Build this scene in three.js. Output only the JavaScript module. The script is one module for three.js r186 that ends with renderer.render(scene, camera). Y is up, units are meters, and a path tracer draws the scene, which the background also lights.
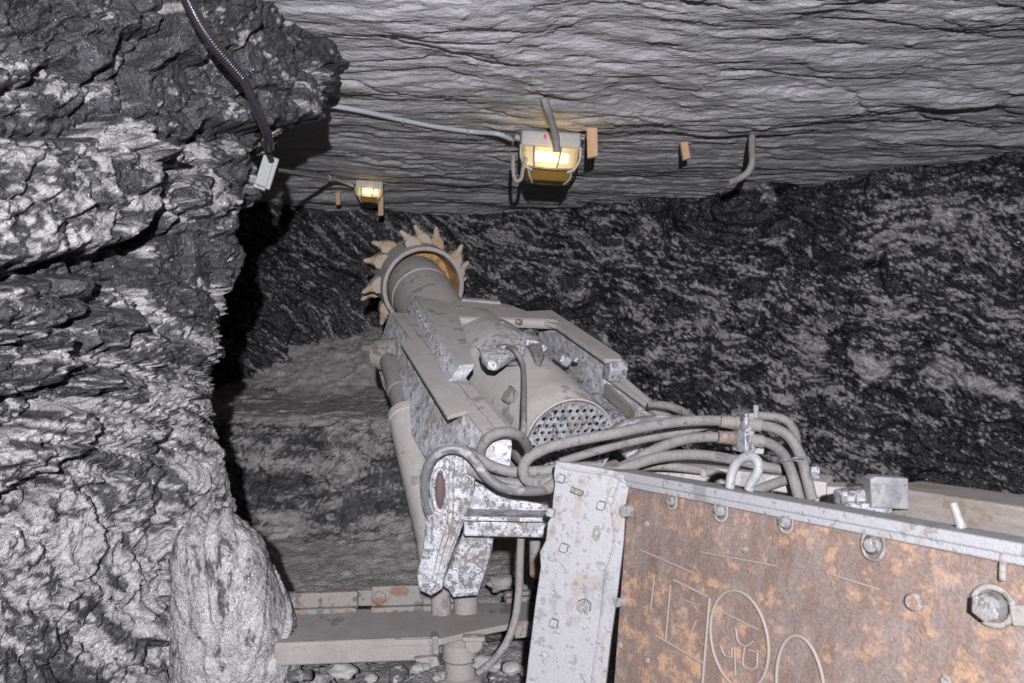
import * as THREE from 'three';
import { mergeGeometries, mergeVertices, toCreasedNormals } from 'three/addons/utils/BufferGeometryUtils.js';
import { RoundedBoxGeometry } from 'three/addons/geometries/RoundedBoxGeometry.js';
import { RectAreaLightUniformsLib } from 'three/addons/lights/RectAreaLightUniformsLib.js';

// ---------------------------------------------------------------- camera, light, exposure
const EYE = 1.5, FOC = 800;                       // eye height above the floor, focal length in pixels of a 1024 x 683 frame
const scene = new THREE.Scene();
scene.background = new THREE.Color(0x000000);
const camera = new THREE.PerspectiveCamera(2 * Math.atan(341.5 / FOC) * 180 / Math.PI, 1024 / 683, 0.05, 60);
camera.position.set(0, EYE, 0);
camera.lookAt(0, EYE, -5);
camera.focus = 3.2; camera.userData.fStop = 5;
const renderer = new THREE.WebGLRenderer({ antialias: true });
renderer.toneMapping = THREE.LinearToneMapping;
renderer.toneMappingExposure = 1.0;
renderer.shadowMap.enabled = true;
RectAreaLightUniformsLib.init();
// the photographer's flash, held up above and a little behind the camera
const flash = new THREE.SpotLight(0xf9f7fd, 126, 0, 1.15, 0.5, 2);
flash.position.set(0.08, EYE + 0.37, 0.90);
flash.target.position.set(0.0, EYE + 0.1, -4);
flash.castShadow = true; flash.shadow.radius = 1.4; flash.shadow.mapSize.set(2048, 2048);
flash.name = 'camera_flash';
scene.add(flash, flash.target);

// ---------------------------------------------------------------- small tools
const V = (x, y, z) => new THREE.Vector3(x, y, z);
const lerp = (a, b, t) => a + (b - a) * t;
const clamp = (x, a = 0, b = 1) => Math.min(b, Math.max(a, x));
const sstep = (a, b, x) => { const t = clamp((x - a) / (b - a)); return t * t * (3 - 2 * t); };
function rng(seed) { let s = seed >>> 0; return () => { s = (s + 0x6D2B79F5) | 0; let t = Math.imul(s ^ (s >>> 15), 1 | s); t = (t + Math.imul(t ^ (t >>> 7), 61 | t)) ^ t; return ((t ^ (t >>> 14)) >>> 0) / 4294967296; }; }
function hash(x, y, s) { let h = Math.imul(x, 374761393) ^ Math.imul(y, 668265263) ^ Math.imul(s, 2147483647 - 91); h = Math.imul(h ^ (h >>> 13), 1274126177); h = Math.imul(h ^ (h >>> 15), 2246822519); return ((h ^ (h >>> 16)) >>> 0) / 4294967296; }
// value noise in 2D, -1 .. 1; px, py: periods in cells (0 = none)
function noise(x, y, s = 0, px = 0, py = 0) {
  let xi = Math.floor(x), yi = Math.floor(y); const fx = x - xi, fy = y - yi;
  let x1 = xi + 1, y1 = yi + 1;
  if (px) { xi = ((xi % px) + px) % px; x1 = ((x1 % px) + px) % px; }
  if (py) { yi = ((yi % py) + py) % py; y1 = ((y1 % py) + py) % py; }
  const ux = fx * fx * fx * (fx * (fx * 6 - 15) + 10), uy = fy * fy * fy * (fy * (fy * 6 - 15) + 10);
  const a = hash(xi, yi, s), b = hash(x1, yi, s), c = hash(xi, y1, s), d = hash(x1, y1, s);
  return (a + (b - a) * ux + (c - a) * uy + (a - b - c + d) * ux * uy) * 2 - 1;
}
function fbm(x, y, s, oct = 5, gain = 0.5, px = 0, py = 0) {
  let v = 0, a = 1, t = 0, f = 1;
  for (let i = 0; i < oct; i++) { v += a * noise(x * f, y * f, s + i * 17, px * f, py * f); t += a; a *= gain; f *= 2; }
  return v / t;
}
// broken rock: every cell of a jittered grid is a tilted plane; returns height and the distance to the cell border
function facet(x, y, s, slope) {
  const xi = Math.floor(x), yi = Math.floor(y); let b1 = 9, b2 = 9, h = 0;
  for (let j = -1; j <= 1; j++) for (let i = -1; i <= 1; i++) {
    const cx = xi + i, cy = yi + j;
    const dx = x - (cx + hash(cx, cy, s)), dy = y - (cy + hash(cx, cy, s + 1)), d = dx * dx + dy * dy;
    if (d < b1) { b2 = b1; b1 = d; h = hash(cx, cy, s + 2) - 0.5 + slope * ((hash(cx, cy, s + 3) - 0.5) * dx + (hash(cx, cy, s + 4) - 0.5) * dy); } else if (d < b2) b2 = d;
  }
  return [h, Math.sqrt(b2) - Math.sqrt(b1)];
}
// signed distance to a polygon, negative inside
function polySD(P, x, y) {
  let d = 1e9, inside = false;
  for (let i = 0, j = P.length - 1; i < P.length; j = i++) {
    const ax = P[j][0], ay = P[j][1], bx = P[i][0], by = P[i][1], ex = bx - ax, ey = by - ay;
    const t = clamp(((x - ax) * ex + (y - ay) * ey) / (ex * ex + ey * ey)), qx = x - ax - t * ex, qy = y - ay - t * ey;
    d = Math.min(d, qx * qx + qy * qy);
    if ((ay > y) !== (by > y) && x < ax + (y - ay) / (by - ay) * ex) inside = !inside;
  }
  return inside ? -Math.sqrt(d) : Math.sqrt(d);
}
function lineD(P, x, y) {
  let d = 1e9;
  for (let i = 1; i < P.length; i++) {
    const ax = P[i - 1][0], ay = P[i - 1][1], ex = P[i][0] - ax, ey = P[i][1] - ay;
    const t = clamp(((x - ax) * ex + (y - ay) * ey) / (ex * ex + ey * ey)), qx = x - ax - t * ex, qy = y - ay - t * ey;
    d = Math.min(d, qx * qx + qy * qy);
  }
  return Math.sqrt(d);
}
function table(T, x) {                             // piecewise linear table of [x, y] rows
  if (x <= T[0][0]) return T[0][1];
  for (let i = 1; i < T.length; i++) if (x <= T[i][0]) return lerp(T[i - 1][1], T[i][1], (x - T[i - 1][0]) / (T[i][0] - T[i - 1][0]));
  return T[T.length - 1][1];
}
const at = (px, py, d) => V((px - 512) / FOC * d, EYE + (341.5 - py) / FOC * d, -d);   // a sighting of the photograph at a known distance
const range = (a, b, step) => { const n = Math.max(1, Math.round(Math.abs(b - a) / step)); return Array.from({ length: n + 1 }, (_, i) => a + (b - a) * i / n); };

// ---------------------------------------------------------------- names, labels
const taken = {};
function numbered(name) { const n = taken[name] = (taken[name] ?? -1) + 1; return n ? `${name}_${String(n).padStart(3, '0')}` : name; }
function tag(o, label, category, group, kind) {
  if (label) o.userData.label = label;
  if (category) o.userData.category = category;
  if (group) o.userData.group = group;
  if (kind) o.userData.kind = kind;
  return o;
}
function mesh(name, geo, mat, parent = scene) {
  const m = new THREE.Mesh(geo, mat); m.name = parent === scene ? numbered(name) : name;
  m.castShadow = m.receiveShadow = true; parent.add(m); return m;
}
function thing(name, label, category, pos = V(0, 0, 0), group) {
  const g = new THREE.Group(); g.name = numbered(name); g.position.copy(pos); scene.add(g);
  return tag(g, label, category, group);
}

// ---------------------------------------------------------------- textures: what the surfaces are made of
const enc = v => { v = clamp(v); return Math.round(255 * (v <= 0.0031308 ? v * 12.92 : 1.055 * Math.pow(v, 1 / 2.4) - 0.055)); };
function surface(n, size, fn, opt = {}) {          // fn(u, v) -> [r, g, b, roughness, height]; size: metres covered by one repeat
  const c = new Uint8Array(n * n * 4), r = new Uint8Array(n * n * 4), b = new Uint8Array(n * n * 4);
  for (let j = 0; j < n; j++) for (let i = 0; i < n; i++) {
    const f = fn(i / n, j / n), k = (j * n + i) * 4;
    c[k] = enc(f[0]); c[k + 1] = enc(f[1]); c[k + 2] = enc(f[2]); c[k + 3] = 255;
    r[k] = r[k + 1] = r[k + 2] = clamp(f[3]) * 255; r[k + 3] = 255;
    b[k] = b[k + 1] = b[k + 2] = clamp(f[4]) * 255; b[k + 3] = 255;
  }
  const mk = (d, srgb) => {
    const t = new THREE.DataTexture(d, n, n); t.wrapS = t.wrapT = THREE.RepeatWrapping; t.magFilter = THREE.LinearFilter; t.minFilter = THREE.LinearMipmapLinearFilter; t.generateMipmaps = true;
    t.repeat.set(1 / size, 1 / size); if (srgb) t.colorSpace = THREE.SRGBColorSpace; t.needsUpdate = true; return t;
  };
  return new THREE.MeshStandardMaterial({ map: mk(c, true), roughnessMap: mk(r), roughness: 1, metalness: 0, bumpMap: mk(b), bumpScale: opt.bump ?? 0.002, vertexColors: !!opt.vc, side: THREE.DoubleSide });
}
const mix3 = (a, b, t) => [lerp(a[0], b[0], t), lerp(a[1], b[1], t), lerp(a[2], b[2], t)];
// rock: grain only, the colours lie on the vertices
const rockMat = surface(1024, 0.9, (u, v) => {
  const f = fbm(u * 24, v * 24, 3, 5, 0.62, 24, 24), g = noise(u * 256, v * 256, 9, 256, 256), k = fbm(u * 40, v * 40, 77, 3, 0.5, 40, 40), b = fbm(u * 64, v * 64, 91, 3, 0.66, 64, 64);
  const c = clamp(0.78 + 0.40 * f + 0.22 * g);
  return [c, c, c, 0.60 + 0.60 * k + 0.1 * g, 0.5 + 0.40 * b + 0.14 * g];
}, { vc: true, bump: 0.009 });
const coalMat = surface(1024, 1.3, (u, v) => {
  const f = fbm(u * 36, v * 36, 13, 5, 0.66, 36, 36), g = noise(u * 256, v * 256, 19, 256, 256), k = fbm(u * 60, v * 60, 87, 3, 0.5, 60, 60), b = fbm(u * 72, v * 72, 92, 3, 0.66, 72, 72);
  const c = clamp(0.76 + 0.46 * f + 0.24 * g);
  return [c, c, c, 0.40 + 0.55 * k + 0.1 * g, 0.5 + 0.42 * b + 0.12 * g];
}, { vc: true, bump: 0.016 });
const shaleMat = surface(1024, 1.1, (u, v) => {
  const f = fbm(u * 10, v * 34, 5, 5, 0.6, 10, 34), b = fbm(u * 30, v * 90, 6, 3, 0.62, 30, 90), g = noise(u * 300, v * 300, 8, 300, 300);
  const c = clamp(0.80 + 0.22 * f + 0.14 * g);
  return [c, c, c, 0.86 + 0.1 * f, 0.5 + 0.42 * b + 0.08 * g];
}, { vc: true, bump: 0.006 });

// ---------------------------------------------------------------- the workings: ceiling, walls, floor
function sheet(us, vs, fn) {                       // fn(u, v) -> [x, y, z, r, g, b]
  const nu = us.length, nv = vs.length, pos = new Float32Array(nu * nv * 3), col = new Float32Array(nu * nv * 3), uv = new Float32Array(nu * nv * 2), idx = new Uint32Array((nu - 1) * (nv - 1) * 6);
  let k = 0;
  for (let j = 0; j < nv; j++) for (let i = 0; i < nu; i++, k++) {
    const f = fn(us[i], vs[j]);
    pos.set([f[0], f[1], f[2]], k * 3); col.set([f[3], f[4], f[5]], k * 3); uv.set([f[6] ?? us[i], f[7] ?? vs[j]], k * 2);
  }
  k = 0;
  for (let j = 0; j < nv - 1; j++) for (let i = 0; i < nu - 1; i++) { const a = j * nu + i, b = a + 1, c = a + nu, d = c + 1; idx[k++] = a; idx[k++] = b; idx[k++] = c; idx[k++] = b; idx[k++] = d; idx[k++] = c; }
  const g = new THREE.BufferGeometry();
  g.setAttribute('position', new THREE.BufferAttribute(pos, 3)); g.setAttribute('color', new THREE.BufferAttribute(col, 3)); g.setAttribute('uv', new THREE.BufferAttribute(uv, 2)); g.setIndex(new THREE.BufferAttribute(idx, 1));
  g.computeVertexNormals(); return g;
}
function boxUV(g, keep = []) {   // texture coordinates in metres, each face laid on its own plane
  g = g.index ? g.toNonIndexed() : g; if (!g.attributes.normal) g.computeVertexNormals();
  const q = g.attributes.position.array, n = q.length / 3, uv = new Float32Array(n * 2);
  for (let i = 0; i < n; i += 3) {
    const o = i * 3, ax = q[o + 3] - q[o], ay = q[o + 4] - q[o + 1], az = q[o + 5] - q[o + 2], bx = q[o + 6] - q[o], by = q[o + 7] - q[o + 1], bz = q[o + 8] - q[o + 2];
    const x = Math.abs(ay * bz - az * by), y = Math.abs(az * bx - ax * bz), z = Math.abs(ax * by - ay * bx), s = y >= x && y >= z ? 0 : x >= z ? 2 : 0, t = y >= x && y >= z ? 2 : 1;
    for (let k = 0; k < 3; k++) { uv[(i + k) * 2] = q[o + k * 3 + s]; uv[(i + k) * 2 + 1] = q[o + k * 3 + t]; }
  }
  g.setAttribute('uv', new THREE.BufferAttribute(uv, 2)); for (const k of Object.keys(g.attributes)) if (!['position', 'normal', 'uv', ...keep].includes(k)) g.deleteAttribute(k);
  return g;
}
const struct = (name, geo, mat) => tag(mesh(name, geo, mat), null, null, null, 'structure');

// roof of the seam: grey shale dipping away, split into thin layers
const roofY = (x, d) => EYE + 1.05 + 0.09 * (6.5 - d);
function onRoof(px, py) { const s = (341.5 - py) / FOC, d = 1.635 / (s + 0.09); return V((px - 512) / FOC * d, roofY(0, d), -d); }
const roofCracks = [[[325, 76], [360, 80], [410, 90], [478, 99]], [[480, 104], [520, 112], [600, 108], [662, 110]], [[720, 66], [790, 72], [820, 74]], [[838, 84], [880, 104], [930, 116], [1000, 136]], [[300, 148], [330, 150], [420, 160], [470, 166]], [[480, 150], [500, 158], [560, 176], [660, 178]], [[330, 30], [420, 40], [520, 62]]]
  .map(c => c.map(([x, y]) => { const p = onRoof(x, y); return [p.x, p.z]; }));
const roofBand = [[330, 4], [420, 34], [560, 92], [700, 132], [860, 112], [1030, 96], [1030, 62], [870, 84], [760, 78], [600, 44], [470, 2]].map(([x, y]) => { const p = onRoof(x, y); return [p.x, p.z]; });
{
  const us = [...range(-4.2, -2.6, 0.08), ...range(-2.58, 3.5, 0.0115), ...range(3.56, 6, 0.08)];
  const vs = [...range(3.2, -2.8, 0.1), ...range(-2.88, -6.75, 0.0115), ...range(-6.85, -8, 0.08)];
  const g = sheet(us, vs, (x, z) => {
    const r = 0.10, c = Math.cos(r), s = Math.sin(r), X = x * c - z * s, Z = x * s + z * c;
    const w = 0.25 * fbm(X * 1.2, Z * 1.2, 40, 3);
    let h = 0.05 * fbm(X * 0.7, Z * 0.9, 41, 3);
    const L = fbm(X * 0.75 + w, Z * 3.1 + w, 42, 5, 0.58) * 5.2, l0 = Math.floor(L), lf = L - l0;         // thin layers with ragged ends
    h += 0.009 * (l0 + sstep(0.72, 1.0, lf));
    const L2 = fbm(X * 2.2 + 9, Z * 10 + w * 2, 43, 4, 0.55) * 4, f2 = L2 - Math.floor(L2);
    h += 0.0035 * (Math.floor(L2) + sstep(0.6, 1, f2));
    h += 0.0045 * fbm(X * 6, Z * 22, 44, 4, 0.6);
    const bd = polySD(roofBand, x + 0.05 * noise(x * 4, z * 4, 3), z + 0.07 * noise(x * 3, z * 3, 4));
    h -= 0.014 * (1 - sstep(-0.10, 0.04, bd));
    for (const k of roofCracks) { const d = lineD(k, x + 0.03 * noise(x * 9, z * 9, 6), z + 0.03 * noise(x * 7, z * 12, 7)); if (d < 0.1) h += 0.016 * Math.exp(-d * d / 0.00010); }
    const dust = sstep(-0.15, 0.25, fbm(X * 1.1, Z * 4, 46, 5, 0.6)), pale = (1 - sstep(-0.08, 0.05, bd)) * 0.5;
    const t = 0.325 + 0.06 * dust + 0.09 * pale + 0.05 * fbm(X * 5, Z * 22, 47, 3, 0.6);
    return [x, roofY(x, -z) + h, z, t * 0.99, t * 0.985, t * 1.015];
  });
  struct('ceiling', g, shaleMat);
}
// left rib: broken coal and stone, running past the camera to a corner that turns away
const LE = [-1.0, -3.3], LT = [-0.48, 0.877], LN = [0.877, 0.48], LB = [-0.62, -0.78], LBN = [0.78, -0.62];
function onLeft(px, py) { const k = (512 - px) / FOC, u = (3.3 * k - 1) / (0.48 + 0.877 * k), d = 3.3 - 0.877 * u; return [u, EYE + (341.5 - py) / FOC * d]; }
const ribEdge = [[318, -60], [312, 0], [325, 30], [335, 60], [320, 90], [310, 120], [280, 150], [262, 180], [255, 200], [243, 250], [228, 300], [222, 350], [212, 380], [215, 420], [216, 450], [218, 480], [216, 510], [220, 540], [236, 580], [250, 620], [256, 683], [262, 760]]
  .map(([x, y]) => { const [u, Y] = onLeft(x, y); return [Y, u - (y > 200 ? 0.05 : 0.0)]; }).sort((a, b) => a[0] - b[0]);
const LQ = P => P.map(([x, y]) => onLeft(x, y));
const ribBlocks = [   // outline, how far it stands out, width of its edge, dust cover
  [LQ([[150, -60], [370, -60], [360, 70], [325, 125], [265, 130], [205, 128], [185, 150], [152, 166], [135, 120], [120, 82], [150, 30]]), 0.11, 0.03, 0.2],
  [LQ([[-90, -60], [156, -60], [152, 33], [116, 36], [88, 88], [60, 70], [0, 96], [-90, 120]]), 0.07, 0.025, 0.1],
  [LQ([[-90, 128], [-2, 136], [40, 142], [84, 140], [138, 150], [150, 178], [150, 214], [130, 238], [82, 256], [60, 254], [0, 272], [-90, 300]]), 0.15, 0.03, 0.62],
  [LQ([[72, 134], [108, 120], [138, 130], [148, 150], [134, 164], [96, 152]]), 0.16, 0.02, 0.6],
  [LQ([[62, 264], [142, 238], [154, 212], [168, 208], [150, 268], [138, 288], [88, 292]]), -0.13, 0.025, 0.1],
  [LQ([[-90, 300], [0, 282], [74, 272], [84, 300], [60, 326], [0, 345], [-90, 352]]), 0.09, 0.02, 0.25],
  [LQ([[64, 330], [100, 302], [128, 306], [126, 330], [96, 352], [70, 350]]), 0.06, 0.02, 0.3],
  [LQ([[-90, 340], [40, 330], [44, 352], [62, 366], [44, 386], [-90, 420]]), 0.10, 0.015, 0.45],
  [LQ([[56, 386], [104, 358], [104, 372], [84, 392], [60, 398]]), 0.07, 0.015, 0.4],
  [LQ([[-90, 450], [0, 430], [40, 398], [76, 410], [66, 452], [30, 470], [-90, 560]]), 0.09, 0.02, 0.62],
  [LQ([[152, 176], [214, 172], [200, 200], [172, 236], [152, 240]]), 0.05, 0.02, 0.35],
  [LQ([[176, 140], [276, 140], [262, 186], [250, 230], [206, 240], [176, 206]]), 0.03, 0.03, 0.45],
  [LQ([[164, 470], [220, 440], [240, 500], [226, 540], [204, 560], [168, 545], [150, 510]]), 0.05, 0.06, 0.8],
  [LQ([[168, 570], [200, 556], [206, 590], [182, 616], [162, 610]]), 0.08, 0.04, 0.6],
  [LQ([[130, 604], [160, 596], [168, 630], [150, 646], [130, 640]]), 0.06, 0.03, 0.5],
];
{
  const us = [...range(-4.5, -1.3, 0.08), ...range(-1.22, -0.55, 0.02), ...range(-0.535, 1.35, 0.0075), ...range(1.38, 2.2, 0.03), ...range(2.3, 9, 0.15)];
  const vs = [...range(-0.4, 0.1, 0.05), ...range(0.12, 3.05, 0.0075)];
  const g = sheet(us, vs, (u, y) => {
    const e = table(ribEdge, y), w = u - e, r = 0.13, sp = (w + Math.sqrt(w * w + r * r)) / 2, sn = sp - w;
    let x = LE[0] + LT[0] * (e + sp) + LB[0] * sn, z = LE[1] + LT[1] * (e + sp) + LB[1] * sn;
    const k = sp / (sp + sn); let nx = lerp(LBN[0], LN[0], k), nz = lerp(LBN[1], LN[1], k); const nl = Math.hypot(nx, nz); nx /= nl; nz /= nl;
    const fine = sstep(-1.3, -0.7, u) * (1 - sstep(1.3, 2, u));
    // dip of the layers: flat above, steep below
    const low = 1 - sstep(1.0, 1.75, y), ang = lerp(0.16, -0.75, low), c = Math.cos(ang), s = Math.sin(ang);
    const wx = 0.05 * fbm(u * 3, y * 3, 60, 3) + 0.018 * noise(u * 16, y * 16, 58), wy = 0.05 * fbm(u * 3, y * 3, 61, 3) + 0.018 * noise(u * 16, y * 16, 59);
    const U = (u + wx) * c - (y + wy) * s, W = (u + wx) * s + (y + wy) * c;
    let h = 0.10 * fbm(u * 1.3, y * 1.3, 62, 3), dust = lerp(0.34, 0.68, low), smooth = 1;
    const ju = u + 0.022 * noise(u * 14, y * 14, 71) + 0.01 * noise(u * 40, y * 40, 72), jy = y + 0.022 * noise(u * 14, y * 14, 73) + 0.01 * noise(u * 40, y * 40, 74);
    ribBlocks.forEach((b, i) => {
      const d = polySD(b[0], ju, jy); if (d > 0.12) return;
      const m = 1 - sstep(-b[2], b[2] * 0.35, d); h += b[1] * m; dust = lerp(dust, b[3], m); if (i === 12) smooth = lerp(smooth, 0.5, m); else if (i === 0) smooth = lerp(smooth, 0.72, m);
      h -= 0.035 * Math.exp(-d * d / 0.00018) * (i < 11 ? 1 : 0.25);
    });
    const f1 = facet(U * 4.2, W * 7, 20, 1.6), f2 = facet(U * 12, W * 19, 24, 1.9), f3 = facet(U * 34, W * 54, 28, 1.8);
    h += smooth * fine * (0.060 * f1[0] + 0.020 * f2[0] + 0.007 * f3[0] - 0.028 * (1 - sstep(0, 0.10, f1[1])) - 0.006 * (1 - sstep(0, 0.14, f2[1])));
    h += fine * (0.016 * fbm(U * 10, W * 18, 63, 5, 0.66) + 0.006 * noise(u * 48, y * 48, 57));
    // layering: thin ribs along the bedding
    h += smooth * fine * 0.010 * Math.abs(fbm(U * 7, W * 30, 64, 4, 0.6));
    x += nx * h; z += nz * h;
    // dust lies on the coal in ragged patches
    const Uh = U + h * 0.25, Wh = W + h * 0.15, uh = u + h * 0.25, yh = y + h * 0.15;
    const p = fbm(Uh * 6, Wh * 15, 65, 6, 0.72) * 1.25 + 0.30 * noise(uh * 70, yh * 70, 66), m = sstep(-0.06, 0.10, p + (dust - 0.55) * 1.15);
    const cg = 0.040 + 0.022 * fbm(uh * 8, yh * 8, 67, 4, 0.6), dg = 0.27 + 0.07 * fbm(uh * 20, yh * 20, 68, 4, 0.6);
    const col = mix3([cg * 0.98, cg, cg * 1.08], [dg, dg * 0.98, dg * 0.985], m);
    return [x, y, z, ...col, uh, yh];
  });
  struct('wall_left', boxUV(g, ['color']), rockMat);
}
// face of the seam behind the machine: black coal streaked with stone dust
const facePath = new THREE.CatmullRomCurve3([V(-4.8, 0, -4.0), V(-3.2, 0, -5.55), V(-2.04, 0, -6.0), V(-0.42, 0, -6.49), V(1.2, 0, -5.9), V(3.17, 0, -4.95), V(5.0, 0, -3.7), V(5.9, 0, -1), V(5.9, 0, 3.4)], false, 'centripetal');
facePath.arcLengthDivisions = 2000;
function onFace(px, py) {                          // where a sighting meets the face: distance along it and height
  const k = (px - 512) / FOC, n = 900; let best = 1e9, bu = 0, bd = 0;
  for (let i = 0; i <= n; i++) { const p = facePath.getPointAt(0.12 + 0.6 * i / n), e = Math.abs(p.x / -p.z - k); if (p.z < -1 && e < best) { best = e; bu = 0.12 + 0.6 * i / n; bd = -p.z; } }
  return [bu * facePath.getLength(), EYE + (341.5 - py) / FOC * bd];
}
const paleStones = [[[808, 346], [812, 334], [820, 332], [828, 344], [824, 352], [812, 352]], [[850, 352], [866, 352], [878, 362], [892, 370], [886, 380], [872, 382], [860, 392], [858, 376]], [[922, 372], [936, 358], [962, 364], [970, 374], [1000, 384], [1040, 398], [1040, 410], [990, 396], [950, 384]], [[926, 206], [950, 210], [962, 228], [948, 232], [930, 220]], [[640, 352], [662, 346], [668, 356], [650, 364]], [[756, 182], [772, 180], [780, 204], [762, 206]]].map(P => P.map(p => onFace(...p)));
{
  const len = facePath.getLength();
  const us = [...range(0, 1.8, 0.06), ...range(1.84, 10.2, 0.0125), ...range(10.3, len, 0.1)], vs = range(0.1, 3.0, 0.0125);
  const cache = new Map(); for (const u of us) { const t = u / len; cache.set(u, [facePath.getPointAt(t), facePath.getTangentAt(t)]); }
  const g = sheet(us, vs, (u, y) => {
    const [p, t] = cache.get(u); const nx = -t.z, nz = t.x, q = nx * -p.x + nz * -p.z > 0 ? 1 : -1;
    const ang = lerp(0.02, 0.30, sstep(3.2, 5.5, u)), c = Math.cos(ang), s = Math.sin(ang), wp = 0.18 * fbm(u * 2, y * 2, 80, 3), wq = 0.14 * fbm(u * 2.2, y * 2.2, 81, 3);
    const U = (u + wp) * c - (y + wq) * s, W = (u + wp) * s + (y + wq) * c;
    const f1 = facet(U * 2.2, W * 4.2, 30, 1.5), f2 = facet(U * 7, W * 14, 34, 1.9), f3 = facet(U * 19, W * 36, 38, 2.0);
    let h = 0.14 * fbm(u * 0.8, y * 0.9, 82, 3) + 0.11 * f1[0] + 0.045 * f2[0] + 0.017 * f3[0] - 0.03 * (1 - sstep(0, 0.07, f1[1])) + 0.03 * fbm(U * 8, W * 20, 83, 5, 0.62);
    h += 0.16 * sstep(2.35, 2.75, y + 0.1 * noise(u * 3, 0, 5)) * noise(u * 1.7, 3, 8);
    const big = fbm(U * 0.8, W * 1.3, 84, 3), pp = 1.15 * fbm(U * 7 + h, W * 27 + h, 85, 5, 0.78) + 0.30 * noise(u * 70, y * 70, 86) + 0.5 * big;
    const right = sstep(4.2, 6.0, u) * (1 - sstep(2.0, 2.7, y));
    let m = sstep(0.29, 0.38, pp + lerp(-0.05, 0.03, right)) * lerp(0.75, 1, right), st = 9; const ju = u + 0.03 * noise(u * 20, y * 20, 89), jy = y + 0.03 * noise(u * 20, y * 20, 79);
    for (const P of paleStones) st = Math.min(st, polySD(P, ju, jy)); const stone = 1 - sstep(-0.02, 0.012, st); m = Math.max(m, stone * (pp > -0.45 ? 1 : 0.2)); h += 0.03 * stone;
    const cg = 0.026 + 0.018 * fbm(u * 9, y * 9, 87, 4, 0.6), dg = (stone > 0.5 ? 0.36 : 0.30) + 0.06 * fbm(u * 26, y * 26, 88, 3);
    const col = mix3([cg * 1.02, cg * 0.98, cg * 1.06], [dg, dg * 0.98, dg * 0.98], m);
    return [p.x + q * nx * h, y, p.z + q * nz * h, ...col, u + 0.2 * h, y + 0.15 * h];
  });
  struct('wall_back', g, coalMat);
}
// bench left at the foot of the face, with dust heaped on it
{
  const prof = [[0, 6.7, 0.22], [0.45, 6.25, 0.07], [0.7, 6.05, -0.08], [1.05, 5.86, -0.34], [1.2, 5.72, -0.405], [1.95, 5.0, -0.445], [2.07, 4.92, -0.50], [2.5, 4.83, -0.90], [2.75, 4.72, -1.12], [3.0, 4.5, -1.2], [3.7, 3.9, -1.36]];
  const PD = prof.map(p => [p[0], p[1]]), PY = prof.map(p => [p[0], p[2]]);
  const blur = (T, v) => (table(T, v - 0.06) + table(T, v + 0.06) + table(T, v)) / 3;
  const g = sheet(range(-3.6, 0.3, 0.0125), range(0, 3.7, 0.0125), (x, v) => {
    const w = 0.06 * fbm(x * 1.5, v * 1.5, 90, 3), d = blur(PD, v), y = blur(PY, v), skew = -0.12 * (x + 1.2) * sstep(0.2, 1, v);
    const face = sstep(1.95, 2.1, v) * (1 - sstep(2.6, 2.95, v)), talus = 1 - sstep(1.0, 1.2, v), fl = sstep(2.7, 3, v);
    const f1 = facet(x * 4 + v, v * 6 - x * 0.8, 50, 1.3), f2 = facet(x * 12, v * 22, 54, 1.4);
    const h = (0.018 + 0.055 * face + 0.012 * talus) * f1[0] * (1 - 0.7 * fl) + (0.005 + 0.024 * face + 0.004 * talus) * f2[0] + w * 0.6 + 0.012 * fbm(x * 9, v * 14, 91, 5, 0.6);
    const p = fbm(x * 3.4 + v, v * 9, 92, 6, 0.66) + 0.2 * noise(x * 80, v * 80, 93);
    const cover = 0.72 - 0.62 * face - 0.12 * talus + 0.1 * fl, m = sstep(-0.15, 0.12, p + cover - 0.12);
    const cg = 0.045 + 0.02 * fbm(x * 8, v * 8, 94, 3), dg = (0.25 + 0.04 * fbm(x * 18, v * 18, 95, 4)), col = mix3([cg, cg, cg * 1.05], [dg, dg * 0.965, dg * 0.93], m);
    return [x, EYE + y + h * (1 - face * 0.6), -(d + skew) + h * (0.35 + 0.65 * face) , ...col];
  });
  struct('wall_bench', g, rockMat);
}
// floor of trodden fines
const FLOOR = [[-4, -1.5], [1.5, -1.46], [2.3, -1.2], [2.6, -1.17], [2.75, -1.19], [3.15, -1.18], [3.4, -1.3], [4.0, -1.42], [9, -1.42]];
const floorY = d => EYE + table(FLOOR, d);
{
  const g = sheet([...range(-5, -1.5, 0.07), ...range(-1.48, 1.2, 0.012), ...range(1.27, 7, 0.08)], [...range(3.4, -2.4, 0.1), ...range(-2.42, -4.6, 0.012), ...range(-4.7, -8, 0.1)], (x, z) => {
    const f = facet(x * 14, z * 14, 100, 1.2), f2 = facet(x * 34, z * 34, 104, 1.2), lumps = sstep(-0.1, 0.35, fbm(x * 2.5, z * 2.5, 99, 3));
    const h = 0.05 * fbm(x * 1.6, z * 1.6, 98, 4) + lumps * (0.035 * f[0] + 0.016 * f2[0]) + 0.01 * fbm(x * 18, z * 18, 97, 4);
    const t = 0.19 + 0.07 * fbm(x * 12, z * 12, 96, 5, 0.65);
    return [x, floorY(-z) + h, z, t, t * 0.98, t * 0.96];
  });
  struct('floor', g, rockMat);
}
// the roadway behind the camera closes with stone
{
  const g = sheet(range(-6, 7, 0.1), range(-0.3, 3.4, 0.1), (x, y) => { const h = 0.2 * fbm(x, y, 110, 4), t = 0.16 + 0.05 * fbm(x * 5, y * 5, 111, 3); return [x, y, 3.1 - h, t, t, t]; });
  struct('wall_rear', g, rockMat);
}
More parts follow.
